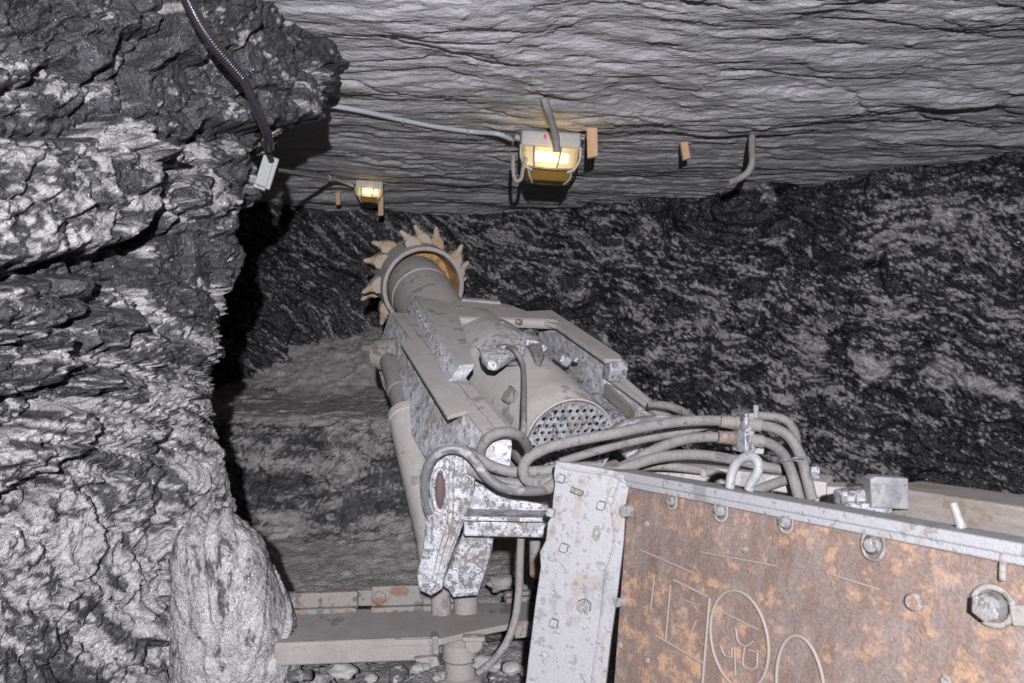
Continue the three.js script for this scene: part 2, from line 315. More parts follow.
// ---------------------------------------------------------------- materials of the machine
const dustSteel = surface(1024, 0.8, (u, v) => {                 // steel under a thick coat of pale stone dust, scuffed
  const f = fbm(u * 9, v * 9, 200, 6, 0.6, 9, 9), g = noise(u * 256, v * 256, 201, 256, 256), sc = fbm(u * 30, v * 10, 202, 4, 0.6, 30, 10);
  const bare = sstep(0.26, 0.40, f + 0.25 * sc), c = 0.235 + 0.055 * f + 0.025 * g;
  const col = mix3([c * 1.035, c * 0.975, c * 0.93], [0.10, 0.097, 0.105], bare * 0.6);
  return [...col, 0.9 - 0.35 * bare, 0.5 + 0.3 * f + 0.12 * g - 0.1 * bare];
}, { bump: 0.003 });
const chipped = (seed, hi, lo, dark, amount, n = 1024) => surface(n, 0.6, (u, v) => {   // silvery paint, pitted down to dark steel and rust
  const f = fbm(u * 9, v * 9, seed, 6, 0.6, 9, 9), g = noise(u * 170, v * 170, seed + 11, 170, 170), h = fbm(u * 64, v * 50, seed + 12, 4, 0.66, 64, 50), s = fbm(u * 6, v * 6, seed + 13, 5, 0.6, 6, 6);
  const pit = sstep(0.10, 0.26, h * 0.95 + f * 0.34 + amount), rust = sstep(0.20, 0.42, s + 0.35 * h), grey = sstep(-0.25, 0.35, fbm(u * 16, v * 26, seed + 14, 5, 0.66, 16, 26));
  let c = mix3(hi, lo, grey); c = c.map(x => x * (1 + 0.16 * g)); c = mix3(c, dark, pit * 0.8); c = mix3(c, [0.13, 0.092, 0.068], rust * 0.4);
  return [...c, 0.42 + 0.3 * rust - 0.1 * g + 0.2 * grey, 0.6 + 0.2 * g - 0.45 * pit];
}, { bump: 0.0025 });
const chipPaint = chipped(210, [0.235, 0.24, 0.258], [0.14, 0.138, 0.144], [0.042, 0.04, 0.044], 0);
const silverPaint = chipped(610, [0.42, 0.43, 0.46], [0.27, 0.27, 0.285], [0.10, 0.098, 0.105], -0.05);
const weldRust = new THREE.MeshStandardMaterial({ color: new THREE.Color().setRGB(0.135, 0.112, 0.10), roughness: 0.7 });
const darkRust = new THREE.MeshStandardMaterial({ color: new THREE.Color().setRGB(0.055, 0.034, 0.028), roughness: 0.8 });
const boltSteel = chipped(640, [0.13, 0.128, 0.13], [0.10, 0.094, 0.09], [0.06, 0.054, 0.05], -0.05, 512);
const paleSteel = surface(1024, 0.8, (u, v) => {                 // end plate: pale grey, streaked and flaking
  const f = fbm(u * 8, v * 5, 220, 6, 0.6, 8, 5), g = noise(u * 300, v * 300, 221, 300, 300), h = fbm(u * 60, v * 60, 222, 3, 0.6, 60, 60), k = fbm(u * 14, v * 7, 223, 5, 0.62, 14, 7);
  const stain = sstep(0.05, 0.4, f), pit = sstep(0.34, 0.48, h + 0.25 * k), rust = sstep(0.30, 0.44, k);
  let c = mix3([0.152, 0.152, 0.160], [0.098, 0.098, 0.104], stain); c = c.map(x => x * (1 + 0.10 * g)); c = mix3(c, [0.125, 0.10, 0.08], rust * 0.5); c = mix3(c, [0.06, 0.057, 0.06], pit * 0.5);
  return [...c, 0.62 + 0.2 * stain, 0.5 + 0.25 * f + 0.12 * g - 0.3 * pit];
}, { bump: 0.002 });
const rustPlate = surface(1024, 0.9, (u, v) => {                 // side panel: brown rust with fine orange blooms and grey rubbed bare streaks
  const f = fbm(u * 5, v * 6, 230, 6, 0.62, 5, 6), g = noise(u * 256, v * 256, 231, 256, 256), k = fbm(u * 34, v * 34, 232, 5, 0.66, 34, 34), s = fbm(u * 26, v * 9, 233, 5, 0.66, 26, 9);
  const or = sstep(0.0, 0.55, k * 1.0 + f * 0.26), gr = sstep(-0.25, 0.45, s * 0.7 - f * 0.35 - k * 0.3);
  let c = mix3([0.088, 0.060, 0.049], [0.178, 0.108, 0.064], or * 0.8); c = mix3(c, [0.132, 0.110, 0.104], gr * 0.62); c = c.map(x => x * (1 + 0.2 * g + 0.14 * k + 0.3 * f));
  return [...c, 0.60 + 0.25 * or - 0.12 * gr, 0.5 + 0.3 * k + 0.15 * g];
}, { bump: 0.0018 });
const rustSteel = surface(512, 0.5, (u, v) => {                  // old rails and bolts: dust, rust and dark steel together
  const f = fbm(u * 7, v * 7, 240, 6, 0.64, 7, 7), g = noise(u * 128, v * 128, 241, 128, 128), k = fbm(u * 12, v * 12, 242, 4, 0.6, 12, 12);
  let c = mix3([0.135, 0.127, 0.12], [0.12, 0.07, 0.048], sstep(0.08, 0.3, f)); c = mix3(c, [0.07, 0.065, 0.065], sstep(0.24, 0.4, k)); c = c.map(x => x * (1 + 0.12 * g));
  return [...c, 0.85, 0.5 + 0.3 * f + 0.15 * g];
}, { bump: 0.002 });
const orangeRust = surface(512, 0.4, (u, v) => {
  const f = fbm(u * 8, v * 8, 250, 6, 0.64, 8, 8), g = noise(u * 128, v * 128, 251, 128, 128);
  const c = mix3([0.17, 0.10, 0.055], [0.36, 0.21, 0.06], sstep(-0.1, 0.4, f)).map(x => x * (1 + 0.15 * g)); return [...c, 0.85, 0.5 + 0.4 * f];
});
const pickSteel = surface(512, 0.3, (u, v) => {                  // cutter picks: tan clay dust with rust
  const f = fbm(u * 8, v * 8, 260, 6, 0.64, 8, 8), g = noise(u * 128, v * 128, 261, 128, 128);
  const c = mix3([0.27, 0.225, 0.19], [0.26, 0.17, 0.105], sstep(0.05, 0.3, f)).map(x => x * (1 + 0.12 * g)); return [...c, 0.9, 0.5 + 0.4 * f + 0.1 * g];
});
const hoseMat = surface(512, 0.4, (u, v) => {                    // black rubber hose under grey dust
  const f = fbm(u * 8, v * 8, 270, 6, 0.66, 8, 8), g = noise(u * 128, v * 128, 271, 128, 128), bare = sstep(0.22, 0.42, f), c = 0.120 + 0.045 * f + 0.02 * g;
  return [...mix3([c * 1.03, c * 0.975, c * 0.935], [0.05, 0.05, 0.055], bare * 0.75), 0.85 - 0.25 * bare, 0.5 + 0.3 * g];
}, { bump: 0.0015 });
const darkHose = surface(512, 0.4, (u, v) => {
  const f = fbm(u * 8, v * 8, 280, 6, 0.66, 8, 8), g = noise(u * 128, v * 128, 281, 128, 128), d = sstep(0.02, 0.4, f);
  return [...mix3([0.075, 0.075, 0.08], [0.24, 0.235, 0.23], d * 0.8).map(x => x * (1 + 0.1 * g)), 0.5 + 0.35 * d, 0.5 + 0.3 * g];
}, { bump: 0.001 });
const woodMat = surface(512, 0.35, (u, v) => {
  const f = fbm(u * 4, v * 40, 290, 5, 0.6, 4, 40), g = noise(u * 128, v * 128, 291, 128, 128), c = 1 + 0.28 * f + 0.08 * g;
  return [0.36 * c, 0.235 * c, 0.15 * c, 0.85, 0.5 + 0.4 * f];
});
const greyWood = surface(512, 0.5, (u, v) => {
  const f = fbm(u * 4, v * 34, 295, 5, 0.6, 4, 34), g = noise(u * 128, v * 128, 296, 128, 128), k = sstep(0.2, 0.45, fbm(u * 7, v * 7, 297, 4, 0.6, 7, 7)), c = 1 + 0.25 * f + 0.1 * g;
  return [...mix3([0.14 * c, 0.125 * c, 0.112 * c], [0.11, 0.073, 0.045], k * 0.7), 0.88, 0.5 + 0.4 * f];
});
const rockGrey = surface(512, 0.5, (u, v) => { const f = fbm(u * 8, v * 8, 330, 5, 0.6, 8, 8), g = noise(u * 128, v * 128, 331, 128, 128), c = 0.17 + 0.08 * f + 0.03 * g; return [c, c * 0.98, c * 0.95, 0.9, 0.5 + 0.4 * f]; }, { bump: 0.004 });
const rockDark = surface(512, 0.5, (u, v) => { const f = fbm(u * 8, v * 8, 340, 5, 0.6, 8, 8), c = mix3([0.05, 0.05, 0.052], [0.2, 0.195, 0.19], sstep(0, 0.2, f)); return [...c, 0.7, 0.5 + 0.4 * f]; }, { bump: 0.004 });
const panSteel = dustSteel.clone(); panSteel.color.setRGB(0.68, 0.67, 0.67);

// ---------------------------------------------------------------- shapes
const merge = list => mergeGeometries(list.map(g => boxUV(g)));
function rbox(cx, cy, cz, w, h, d, r = 0.006, rot) { const g = new RoundedBoxGeometry(w, h, d, 2, Math.min(r, w / 2.1, h / 2.1, d / 2.1)); if (rot) g.applyMatrix4(new THREE.Matrix4().makeRotationFromEuler(new THREE.Euler(...rot))); g.translate(cx, cy, cz); return g; }
function rod(a, b, r0, r1 = r0, seg = 24, open = false) {       // a turned bar between two points
  const d = b.clone().sub(a), g = new THREE.CylinderGeometry(r1, r0, d.length(), seg, 1, open);
  g.applyQuaternion(new THREE.Quaternion().setFromUnitVectors(V(0, 1, 0), d.clone().normalize())); g.translate((a.x + b.x) / 2, (a.y + b.y) / 2, (a.z + b.z) / 2); return g;
}
function turned(a, b, prof, seg = 40) {            // lathe along a -> b, prof: rows of [distance from a in metres, radius]
  const d = b.clone().sub(a), g = new THREE.LatheGeometry(prof.map(([t, r]) => new THREE.Vector2(Math.max(r, 0.0005), t)), seg);
  g.applyQuaternion(new THREE.Quaternion().setFromUnitVectors(V(0, 1, 0), d.normalize())); g.translate(a.x, a.y, a.z); return toCreasedNormals(g.index ? g.toNonIndexed() : g, 0.6);
}
function slab(P, depth, bevel = 0.004, holes = []) {            // outline in x, y; thickness along z from 0 to depth
  const s = new THREE.Shape(P.map(([x, y]) => new THREE.Vector2(x, y)));
  for (const [x, y, rx, ry] of holes) { const h = new THREE.Path(); h.absellipse(x, y, rx, ry ?? rx, 0, Math.PI * 2, true); s.holes.push(h); }
  const g = new THREE.ExtrudeGeometry(s, { depth: depth - 2 * bevel, bevelEnabled: bevel > 0, bevelSize: bevel, bevelThickness: bevel, bevelOffset: -bevel, bevelSegments: 2, curveSegments: 12 });
  g.translate(0, 0, bevel); return g;
}
const tubeOf = (pts, r, n = 60, seg = 12, closed = false) => new THREE.TubeGeometry(new THREE.CatmullRomCurve3(pts, closed, 'centripetal'), n, r, seg, closed);
function hex(c, axis, r, h) { const g = new THREE.CylinderGeometry(r * 0.94, r, h, 6, 1); g.applyQuaternion(new THREE.Quaternion().setFromUnitVectors(V(0, 1, 0), axis.clone().normalize())); g.translate(c.x + axis.x * h / 2, c.y + axis.y * h / 2, c.z + axis.z * h / 2); return g; }
const basis = (x, y, z, o) => new THREE.Matrix4().makeBasis(x, y, z).setPosition(o);

// ---------------------------------------------------------------- the heading machine: boom, cutter, turret, body
const machine = thing('roadheader', 'dust-covered cutting machine with raised boom, toothed cutter drum and rusty side panel', 'mining machine', V(0.25, 0.35, -2.4));
function mpart(name, geo, mat, parent = machine, label) {       // shapes come in world metres and are hung on the machine
  geo = boxUV(Array.isArray(geo) ? merge(geo) : geo); geo.translate(-machine.position.x, -machine.position.y, -machine.position.z);
  const m = mesh(name, geo, mat, parent); if (label) m.userData.label = label; return m;
}
// frame of the boom: x to its right, y up from its deck, z back along it
const bA = V(-0.37, 0.322, -1).normalize(), bX = V().crossVectors(bA, V(0, 1, 0)).normalize(), bY = V().crossVectors(bX, bA), bZ = bA.clone().negate();
const BM = basis(bX, bY, bZ, V(0.22, EYE - 0.335, -2.92));
const bp = (name, geos, mat, parent, label) => { const g = Array.isArray(geos) ? merge(geos) : boxUV(geos); g.applyMatrix4(BM); const p = mpartRaw(name, g, mat, parent, label); return p; };
function mpartRaw(name, geo, mat, parent = machine, label) { geo.translate(-machine.position.x, -machine.position.y, -machine.position.z); const m = mesh(name, geo, mat, parent); if (label) m.userData.label = label; return m; }
const alongX = (P, x0, x1, bevel = 0.004) => { const g = slab(P.map(([z, y]) => [-z, y]), Math.abs(x1 - x0), bevel); g.rotateY(Math.PI / 2); g.translate(Math.min(x0, x1), 0, 0); return g; };   // outline in boom z, y; thick along x
const flat = (P, y0, y1, bevel = 0.004, holes = []) => { const g = slab(P.map(([x, z]) => [x, -z]), y1 - y0, bevel, holes.map(([x, z, a, b]) => [x, -z, a, b])); g.rotateX(-Math.PI / 2); g.translate(0, y0, 0); return g; };       // outline in boom x, z; thick along y

function onDeck(px, py, y) { const r = at(px, py, 1).sub(camera.position), o = V(0.22, EYE - 0.335, -2.92), t = (y + bY.dot(o) - bY.y * EYE) / bY.dot(r), p = camera.position.clone().addScaledVector(r, t).sub(o); return V(p.dot(bX), p.dot(bY), p.dot(bZ)); }
// cutter drum with picks
{
  const c = V(-0.098, 0.087, 0), z0 = -1.935;
  const A = V(c.x, c.y, z0), B = V(c.x, c.y, z0 - 1);
  const drum = bp('cutter_drum', turned(A, B, [[0.012, 0.212], [0, 0.218], [-0.004, 0.228], [0, 0.238], [0.016, 0.240], [0.06, 0.240], [0.28, 0.236], [0.32, 0.20], [0.325, 0.0]], 64), dustSteel);
  bp('drum_lining', turned(A, B, [[0.008, 0.213], [0.10, 0.207], [0.16, 0.19], [0.165, 0]], 64), orangeRust, drum, 'rusty orange inside of the cutter drum');
  const r = rng(5);
  const pick = (th, zz, lean) => {
    const R = 0.232, ra = V(Math.cos(th), Math.sin(th), 0), ta = V(-Math.sin(th), Math.cos(th), 0), up = V(0, 0, -1);
    const block = slab([[-0.050, -0.02], [0.042, -0.02], [0.048, 0.026], [0.028, 0.056], [0.0, 0.062], [-0.026, 0.050], [-0.052, 0.018]], 0.074, 0.010); block.translate(0, 0, -0.037);
    const tipD = V(lean * 0.8, 1, 0).normalize(), tip = turned(V(0.006, 0.03, 0), V(0.006, 0.03, 0).add(tipD), [[-0.01, 0.0], [-0.01, 0.026], [0.036, 0.026], [0.042, 0.019], [0.066, 0.016], [0.082, 0.010], [0.088, 0.0]], 12);
    const g = merge([block, tip]); g.applyMatrix4(basis(ta, ra, up, V(c.x + ra.x * R, c.y + ra.y * R, zz)));
    bp('pick', g, pickSteel, drum);
  };
  for (let i = 0; i < 15; i++) { const th = 0.62 + i * Math.PI * 2 / 15 + (r() - 0.5) * 0.2; pick(th, z0 - 0.09 - 0.17 * ((i * 2) % 3) / 2 - 0.02 * r(), 0.55 + 0.5 * r()); }
  const neck = bp('boom_neck', turned(V(-0.12, -0.02, -1.35), V(-0.11, 0.085, -2.2), [[0, 0], [0, 0.165], [0.42, 0.178], [0.50, 0.180], [0.505, 0.172], [0.52, 0.172], [0.525, 0.180], [0.62, 0.182], [0.8, 0.17], [0.86, 0]], 56), dustSteel);
  bp('inspection_plate', rbox(-0.245, 0.12, -1.80, 0.03, 0.05, 0.06, 0.004), rustSteel, neck);
  bp('drain_bolt', hex(V(-0.255, 0.02, -1.56), V(-0.8, 0.6, 0), 0.016, 0.03), chipPaint, neck);
}
// left girder with its cover and tray
{
  const lean = q => { const p = q.attributes.position; for (let i = 0; i < p.count; i++) if (p.getX(i) < -0.37) p.setX(i, p.getX(i) - 0.32 * Math.max(0, 0.09 - p.getY(i))); q.computeVertexNormals(); return q; };
  const g = bp('boom_girder', [lean(alongX([[-1.32, 0.09], [-1.28, 0.1], [0.23, 0.1], [0.25, 0.08], [0.25, -0.06], [0.12, -0.15], [-1.0, -0.17], [-1.32, -0.12]], -0.416, -0.33))], silverPaint);
  bp('girder_top', [flat([[-0.418, -1.30], [-0.372, -1.30], [-0.372, 0.22], [-0.418, 0.22]], 0.099, 0.106, 0.002), flat([[-0.366, -1.28], [-0.322, -1.28], [-0.322, 0.23], [-0.366, 0.23]], 0.099, 0.109, 0.002)], dustSteel, g);
  const cov = [[-0.275, -1.43], [-0.10, -1.27], [-0.295, -0.31], [-0.365, -0.29]];
  const splay = (q, y0, x0, dx) => { const p = q.attributes.position; for (let i = 0; i < p.count; i++) if (p.getY(i) < y0 && p.getX(i) < x0) p.setX(i, p.getX(i) - dx); q.computeVertexNormals(); return q; };
  bp('cover_box', [splay(flat(cov, 0.095, 0.163, 0.007), 0.12, -0.2, 0.035)], silverPaint, g);
  bp('cover_top', [flat(cov.map(([x, z]) => [lerp(-0.255, x, 0.95), lerp(-0.82, z, 0.985)]), 0.158, 0.166, 0.003)], dustSteel, g);
  const r = rng(11);       // raised casting marks along the side of the cover
  for (let i = 0; i < 13; i++) { const t = (i + 0.7) / 14, x = lerp(-0.291, -0.382, t), z = lerp(-1.43, -0.29, t), k = r(), m = [rbox(x, 0.130, z, 0.012, 0.030 + 0.01 * k, 0.014, 0.004, [0.6 * (r() - 0.5), -0.079, 0])]; if (k > 0.4) m.push(rbox(x, 0.118 + 0.022 * r(), z + 0.016, 0.012, 0.011, 0.026, 0.003, [0, -0.079, 0])); bp('casting_mark', m, chipPaint, g); }
  bp('tray_plate', [flat([[-0.475, -0.80], [-0.418, -0.84], [-0.418, 0.02], [-0.438, 0.03], [-0.496, 0.062]], 0.094, 0.108, 0.003), alongX([[-0.79, 0.094], [-0.79, 0.06], [0.03, 0.06], [0.04, 0.094]], -0.436, -0.424, 0.002)], dustSteel, g);
  bp('girder_end', [alongX([[-1.36, 0.07], [-1.30, 0.10], [-1.30, -0.10], [-1.34, -0.10]], -0.42, -0.28, 0.004), rbox(-0.33, 0.02, -1.34, 0.19, 0.13, 0.05, 0.01)], chipPaint, g);
}
// motor between the girders
{
  const yc = -0.05;
  const motor = bp('motor_housing', [turned(V(0, yc, -1.3), V(0, yc, 0), [[0, 0.16], [0.03, 0.20], [0.10, 0.214], [0.52, 0.214], [0.56, 0.206], [0.575, 0.196], [1.16, 0.196], [1.20, 0.192], [1.25, 0.188], [1.27, 0.181], [1.29, 0.181], [1.292, 0.176], [1.285, 0.170], [1.0, 0.168]], 72)], dustSteel);
  const holes = []; for (let j = -6; j <= 6; j++) for (let i = -7; i <= 7; i++) { const x = (i + (j & 1) * 0.5) * 0.0285, y = j * 0.0265; if (Math.hypot(x, y) < 0.156) holes.push([x, y, 0.0082]); }
  const circ = Array.from({ length: 72 }, (_, i) => [0.169 * Math.cos(i * Math.PI / 36), 0.169 * Math.sin(i * Math.PI / 36)]);
  const pg = slab(circ, 0.008, 0, holes); pg.translate(0, yc, -0.016); bp('perforated_cover', pg, chipPaint, motor, 'round perforated steel cover with worn paint');
  const back = new THREE.CylinderGeometry(0.165, 0.165, 0.01, 48); back.rotateX(Math.PI / 2); back.translate(0, yc, -0.28); bp('fan_chamber', back, rustSteel, motor);
  const deck = bp('front_deck', [flat([[-0.10, -1.36], [0.04, -1.40], [0.20, -1.30], [0.25, -1.17], [0.34, -1.17], [0.34, -0.98], [0.15, -1.0], [-0.15, -1.02], [-0.20, -1.1]], 0.11, 0.160, 0.02), rbox(0.05, 0.165, -1.33, 0.20, 0.014, 0.05, 0.005, [0, -0.25, 0])], dustSteel, motor);
  // saddle with the cable gland
  const od = (P, y) => P.map(p => { const q = onDeck(...p, y); return [q.x, q.z]; }), G0 = onDeck(507, 348, 0.195);
  const arc = []; for (let i = 0; i <= 16; i++) { const t = lerp(2.35, 1.0, i / 16); arc.push([0.232 * Math.cos(t), yc + 0.232 * Math.sin(t)]); } for (let i = 16; i >= 0; i--) { const t = lerp(2.35, 1.0, i / 16); arc.push([0.203 * Math.cos(t), yc + 0.203 * Math.sin(t)]); }
  const sg = slab(arc, 0.13, 0.008); sg.translate(0, 0, -0.72);
  const saddle = bp('saddle_bracket', [sg, flat(od([[480, 348], [486, 337], [502, 331], [518, 330], [527, 337], [526, 347], [516, 351], [506, 358], [497, 363], [488, 361], [482, 355]], 0.195), 0.158, 0.195, 0.012, [[G0.x, G0.z, 0.034, 0.040]])], silverPaint, motor, 'chipped silver saddle bracket with a cable hole');
  bp('cable_gland', [turned(V(G0.x, 0.15, G0.z), V(G0.x, 0.2, G0.z), [[0.048, 0.033], [0.052, 0.038], [0.048, 0.044], [0.03, 0.046]], 28), flat([[G0.x - 0.04, G0.z - 0.045], [G0.x + 0.04, G0.z - 0.045], [G0.x + 0.04, G0.z + 0.045], [G0.x - 0.04, G0.z + 0.045]], 0.135, 0.15, 0.003)], boltSteel, saddle);
  { const L = onDeck(531, 337, 0.165); bp('lug', flat(od([[523, 330], [531, 327], [540, 337], [545, 352], [541, 363], [535, 359], [530, 347]], 0.165), 0.07, 0.165, 0.012, [[L.x, L.z, 0.014, 0.024]]), chipPaint, saddle); }
  for (const [x, z] of [[0.03, -0.93], [0.12, -0.95]]) bp('deck_bolt', hex(V(x, 0.155, z), V(0, 1, 0), 0.018, 0.016), chipPaint, deck);
  bp('deck_bolt', hex(V(-0.09, 0.155, -1.2), V(0, 1, 0), 0.016, 0.012), rustSteel, deck);
  const th = 2.55; bp('housing_nut', [hex(V(0.19 * Math.cos(th), yc + 0.19 * Math.sin(th), -0.22), V(Math.cos(th), Math.sin(th), 0), 0.032, 0.034), rbox(0.196 * Math.cos(th), yc + 0.196 * Math.sin(th), -0.22, 0.075, 0.075, 0.012, 0.003, [0, Math.PI / 2, 0])], rustSteel, motor);
  // thin cable out of the gland, over the motor
  const cab = [onDeck(506, 351, 0.16), onDeck(509, 348, 0.20), onDeck(516, 352, 0.212), onDeck(522, 362, 0.185), onDeck(524, 380, 0.162), onDeck(524, 405, 0.152), onDeck(524, 425, 0.14), onDeck(523, 437, 0.11), onDeck(523, 444, 0.06)];
  bp('motor_cable', tubeOf(cab, 0.010, 60, 10), hoseMat, motor);
}
// right girder: flanged plate, lower tail and a timber packer
{
  const g = bp('boom_girder', [alongX([[-1.21, 0.15], [-0.45, 0.12], [-0.43, 0.03], [0.02, 0.02], [0.06, -0.02], [0.06, -0.2], [-1.21, -0.2]], 0.335, 0.375, 0.004)], silverPaint);
  bp('girder_top', [flat([[0.22, -1.18], [0.40, -1.22], [0.41, -0.46], [0.385, -0.40], [0.305, -0.40], [0.30, -0.92], [0.26, -1.0], [0.20, -1.0]], 0.132, 0.152, 0.005)], dustSteel, g);
  bp('flange_end', [alongX([[-0.45, 0.15], [-0.39, 0.14], [-0.37, 0.11], [-0.38, 0.06], [-0.45, 0.05]], 0.325, 0.41, 0.008)], chipPaint, g);
  bp('tail_plate', [alongX([[-0.46, 0.072], [-0.44, 0.078], [0.02, 0.045], [0.05, 0.03], [0.05, -0.15], [-0.46, -0.15]], 0.385, 0.41, 0.004), flat([[0.36, -0.46], [0.425, -0.46], [0.42, 0.05], [0.37, 0.06]], 0.045, 0.062, 0.004).applyMatrix4(new THREE.Matrix4().makeTranslation(0, -0.008, 0))], dustSteel, g);
  bp('packer', alongX([[-0.40, 0.045], [-0.12, 0.03], [-0.12, -0.02], [-0.40, -0.01]], 0.32, 0.334, 0.003), greyWood, g, 'brown packer strip inside the right girder');
  bp('cradle', [rbox(0.26, -0.06, -0.62, 0.16, 0.03, 1.1, 0.006, [0, 0, 0.35]), rbox(0.24, -0.04, -0.06, 0.12, 0.03, 0.30, 0.01, [0, 0, 0.6])], chipPaint, g);
  bp('bracket_lug', [rbox(0.205, 0.09, -0.60, 0.06, 0.05, 0.08, 0.015, [0, 0, -0.5]), hex(V(0.235, 0.10, -0.53), V(0.3, 0.95, 0), 0.015, 0.02)], chipPaint, g);
  bp('boom_belly', [rbox(0.0, -0.27, -0.6, 0.78, 0.05, 1.3, 0.01)], dustSteel);
}
// lift cylinder on the left of the boom
{
  const top = at(388, 354, 3.72), mid = at(405, 412, 3.36), bot = at(444, 566, 2.80), ax = bot.clone().sub(mid).normalize(), L = bot.distanceTo(mid);
  const cyl = mpart('hydraulic_cylinder', turned(mid, bot, [[0, 0.048], [0.0, 0.066], [0.012, 0.076], [0.05, 0.079], [0.055, 0.0755], [L - 0.1, 0.0755], [L - 0.09, 0.08], [L - 0.02, 0.08], [L, 0.06], [L, 0]], 40), dustSteel);
  mpart('piston_rod', [turned(top, mid, [[-0.01, 0.04], [0.02, 0.047], [0.26, 0.047], [0.265, 0.052], [0.30, 0.052], [0.305, 0.047], [top.distanceTo(mid) + 0.02, 0.047]], 32)], hoseMat, cyl);
  const side = V(0.94, 0.1, 0.1).normalize(), q = top.clone();
  mpart('clevis', [turned(q.clone().addScaledVector(side, -0.075), q.clone().addScaledVector(side, 0.1), [[0, 0], [0, 0.035], [0.006, 0.06], [0.028, 0.062], [0.03, 0.072], [0.13, 0.072], [0.135, 0.05], [0.2, 0.05], [0.2, 0]], 28)], rustSteel, cyl);
  const n = side.clone(), P = (px, py, d) => at(px, py, d);
  mpart('pressure_pipe', [tubeOf([P(420, 420, 3.22), P(422, 430, 3.16), P(426, 442, 3.08), P(434, 449, 3.0), P(446, 450, 2.9), P(456, 448, 2.8)], 0.016, 40, 12)], hoseMat, cyl);
  mpart('pipe_union', [rod(P(418, 416, 3.25), P(421, 426, 3.18), 0.026, 0.026, 6), rbox(at(417, 420, 3.26).x, at(417, 420, 3.26).y, at(417, 420, 3.26).z, 0.06, 0.04, 0.05, 0.008)], rustSteel, cyl);
}
// turret fork that carries the boom
{
  const d = 2.47, pt = (px, py, dd = d) => { const p = at(px, py, dd); return [p.x, p.y]; };
  const outline = [[437, 457], [446, 452], [468, 456], [476, 470], [474, 492], [467, 512], [459, 536], [449, 562], [443, 586], [432, 593], [420, 587], [418, 572], [424, 545], [428, 505], [430, 470]].map(p => pt(...p)).reverse();
  const g0 = slab(outline, 0.07, 0.008, [[...pt(440, 490), 0.017, 0.058]]); g0.translate(0, 0, -d - 0.035);
  const fork = mpart('turret_fork', g0, chipPaint, machine, 'pitted silver steel fork at the rear of the boom');
  const P3 = (px, py, dd) => at(px, py, dd);
  const pin = new THREE.SphereGeometry(1, 24, 16); pin.scale(0.018, 0.056, 0.014); pin.translate(...P3(440, 490, d + 0.01).toArray()); mpart('pin_end', pin, darkRust, fork);
  mpart('fork_rib', [tubeOf([P3(452, 460, d - 0.032), P3(451, 490, d - 0.034), P3(450, 520, d - 0.034), P3(441, 552, d - 0.034), P3(434, 582, d - 0.032)], 0.010, 30, 8), tubeOf([P3(468, 462, d - 0.03), P3(470, 486, d - 0.03), P3(463, 512, d - 0.03), P3(447, 556, d - 0.03), P3(441, 580, d - 0.03)], 0.009, 30, 8)], chipPaint, fork);
  const rim = []; for (let i = 0; i <= 24; i++) { const t = i * Math.PI / 12, c = P3(440, 490, d - 0.034); rim.push(V(c.x + 0.021 * Math.cos(t), c.y + 0.064 * Math.sin(t), c.z)); } mpart('eye_rim', tubeOf(rim.slice(0, 24), 0.007, 48, 8, true), chipPaint, fork);
  const d2 = 2.62, o2 = [[466, 524], [496, 522], [492, 548], [487, 566], [478, 592], [454, 594], [444, 578], [452, 560]].map(p => pt(p[0], p[1], d2)).reverse(), g2 = slab(o2, 0.07, 0.008); g2.translate(0, 0, -d2 - 0.03); mpart('fork_claw', g2, chipPaint, fork);
  mpart('claw_pin', turned(P3(451, 580, 2.66), P3(451, 580, 2.50), [[0, 0.03], [0.07, 0.03], [0.075, 0.026], [0.078, 0]], 24), rustSteel, fork);
  // cross beam and its gusset
  const d3 = 2.50, o3 = [[470, 462], [478, 472], [492, 489], [512, 500], [546, 507], [560, 509], [560, 516], [464, 512]].map(p => pt(p[0], p[1], d3)).reverse(), g3 = slab(o3, 0.02, 0.004); g3.translate(0, 0, -d3 - 0.05);
  const beam = mpart('cross_beam', [(() => { const a = P3(464, 516, d3), b = P3(600, 521, d3), g = rbox((a.x + b.x) / 2, (a.y + b.y) / 2 - 0.028, -d3 - 0.02, b.x - a.x, 0.05, 0.10, 0.006, [0, 0, -0.02]); return g; })(), (() => { const a = P3(462, 511, d3), b = P3(600, 515, d3); return rbox((a.x + b.x) / 2, (a.y + b.y) / 2 - 0.004, -d3 - 0.0, b.x - a.x, 0.014, 0.16, 0.004, [0, 0, -0.02]); })()], chipPaint);
  mpart('gusset', g3, chipPaint, beam);
  mpart('boom_root', [rbox(0.2, EYE - 0.60, -2.86, 0.62, 0.10, 0.5, 0.03), rbox(0.26, EYE - 0.72, -2.9, 0.4, 0.2, 0.3, 0.02)], rustSteel);
}
// ---------------------------------------------------------------- body of the machine: end plate, side panel, deck
const PX = V(0.608, 0, 0.794).normalize(), PN = V(-PX.z, 0, PX.x), tilt = 0.105, PY = V(0, Math.cos(tilt), 0).addScaledVector(PN, -Math.sin(tilt)), PZ = V().crossVectors(PX, PY), PA = V(0.301, EYE - 0.35, -2.097);
const planeHit = (px, py, o, n) => { const r = at(px, py, 1).sub(camera.position); return camera.position.clone().addScaledVector(r, o.clone().sub(camera.position).dot(n) / r.dot(n)); };
const local = (p, o, x, y) => { const q = p.clone().sub(o); return [q.dot(x), q.dot(y)]; };
const onPanel = (px, py) => local(planeHit(px, py, PA, PZ), PA, PX, PY);
const PM = basis(PX, PY, PZ, PA);
const pp = (name, geos, mat, parent, label) => { const g = Array.isArray(geos) ? merge(geos) : boxUV(geos); g.applyMatrix4(PM); return mpartRaw(name, g, mat, parent, label); };
const upZ = V(0, 0, 1);
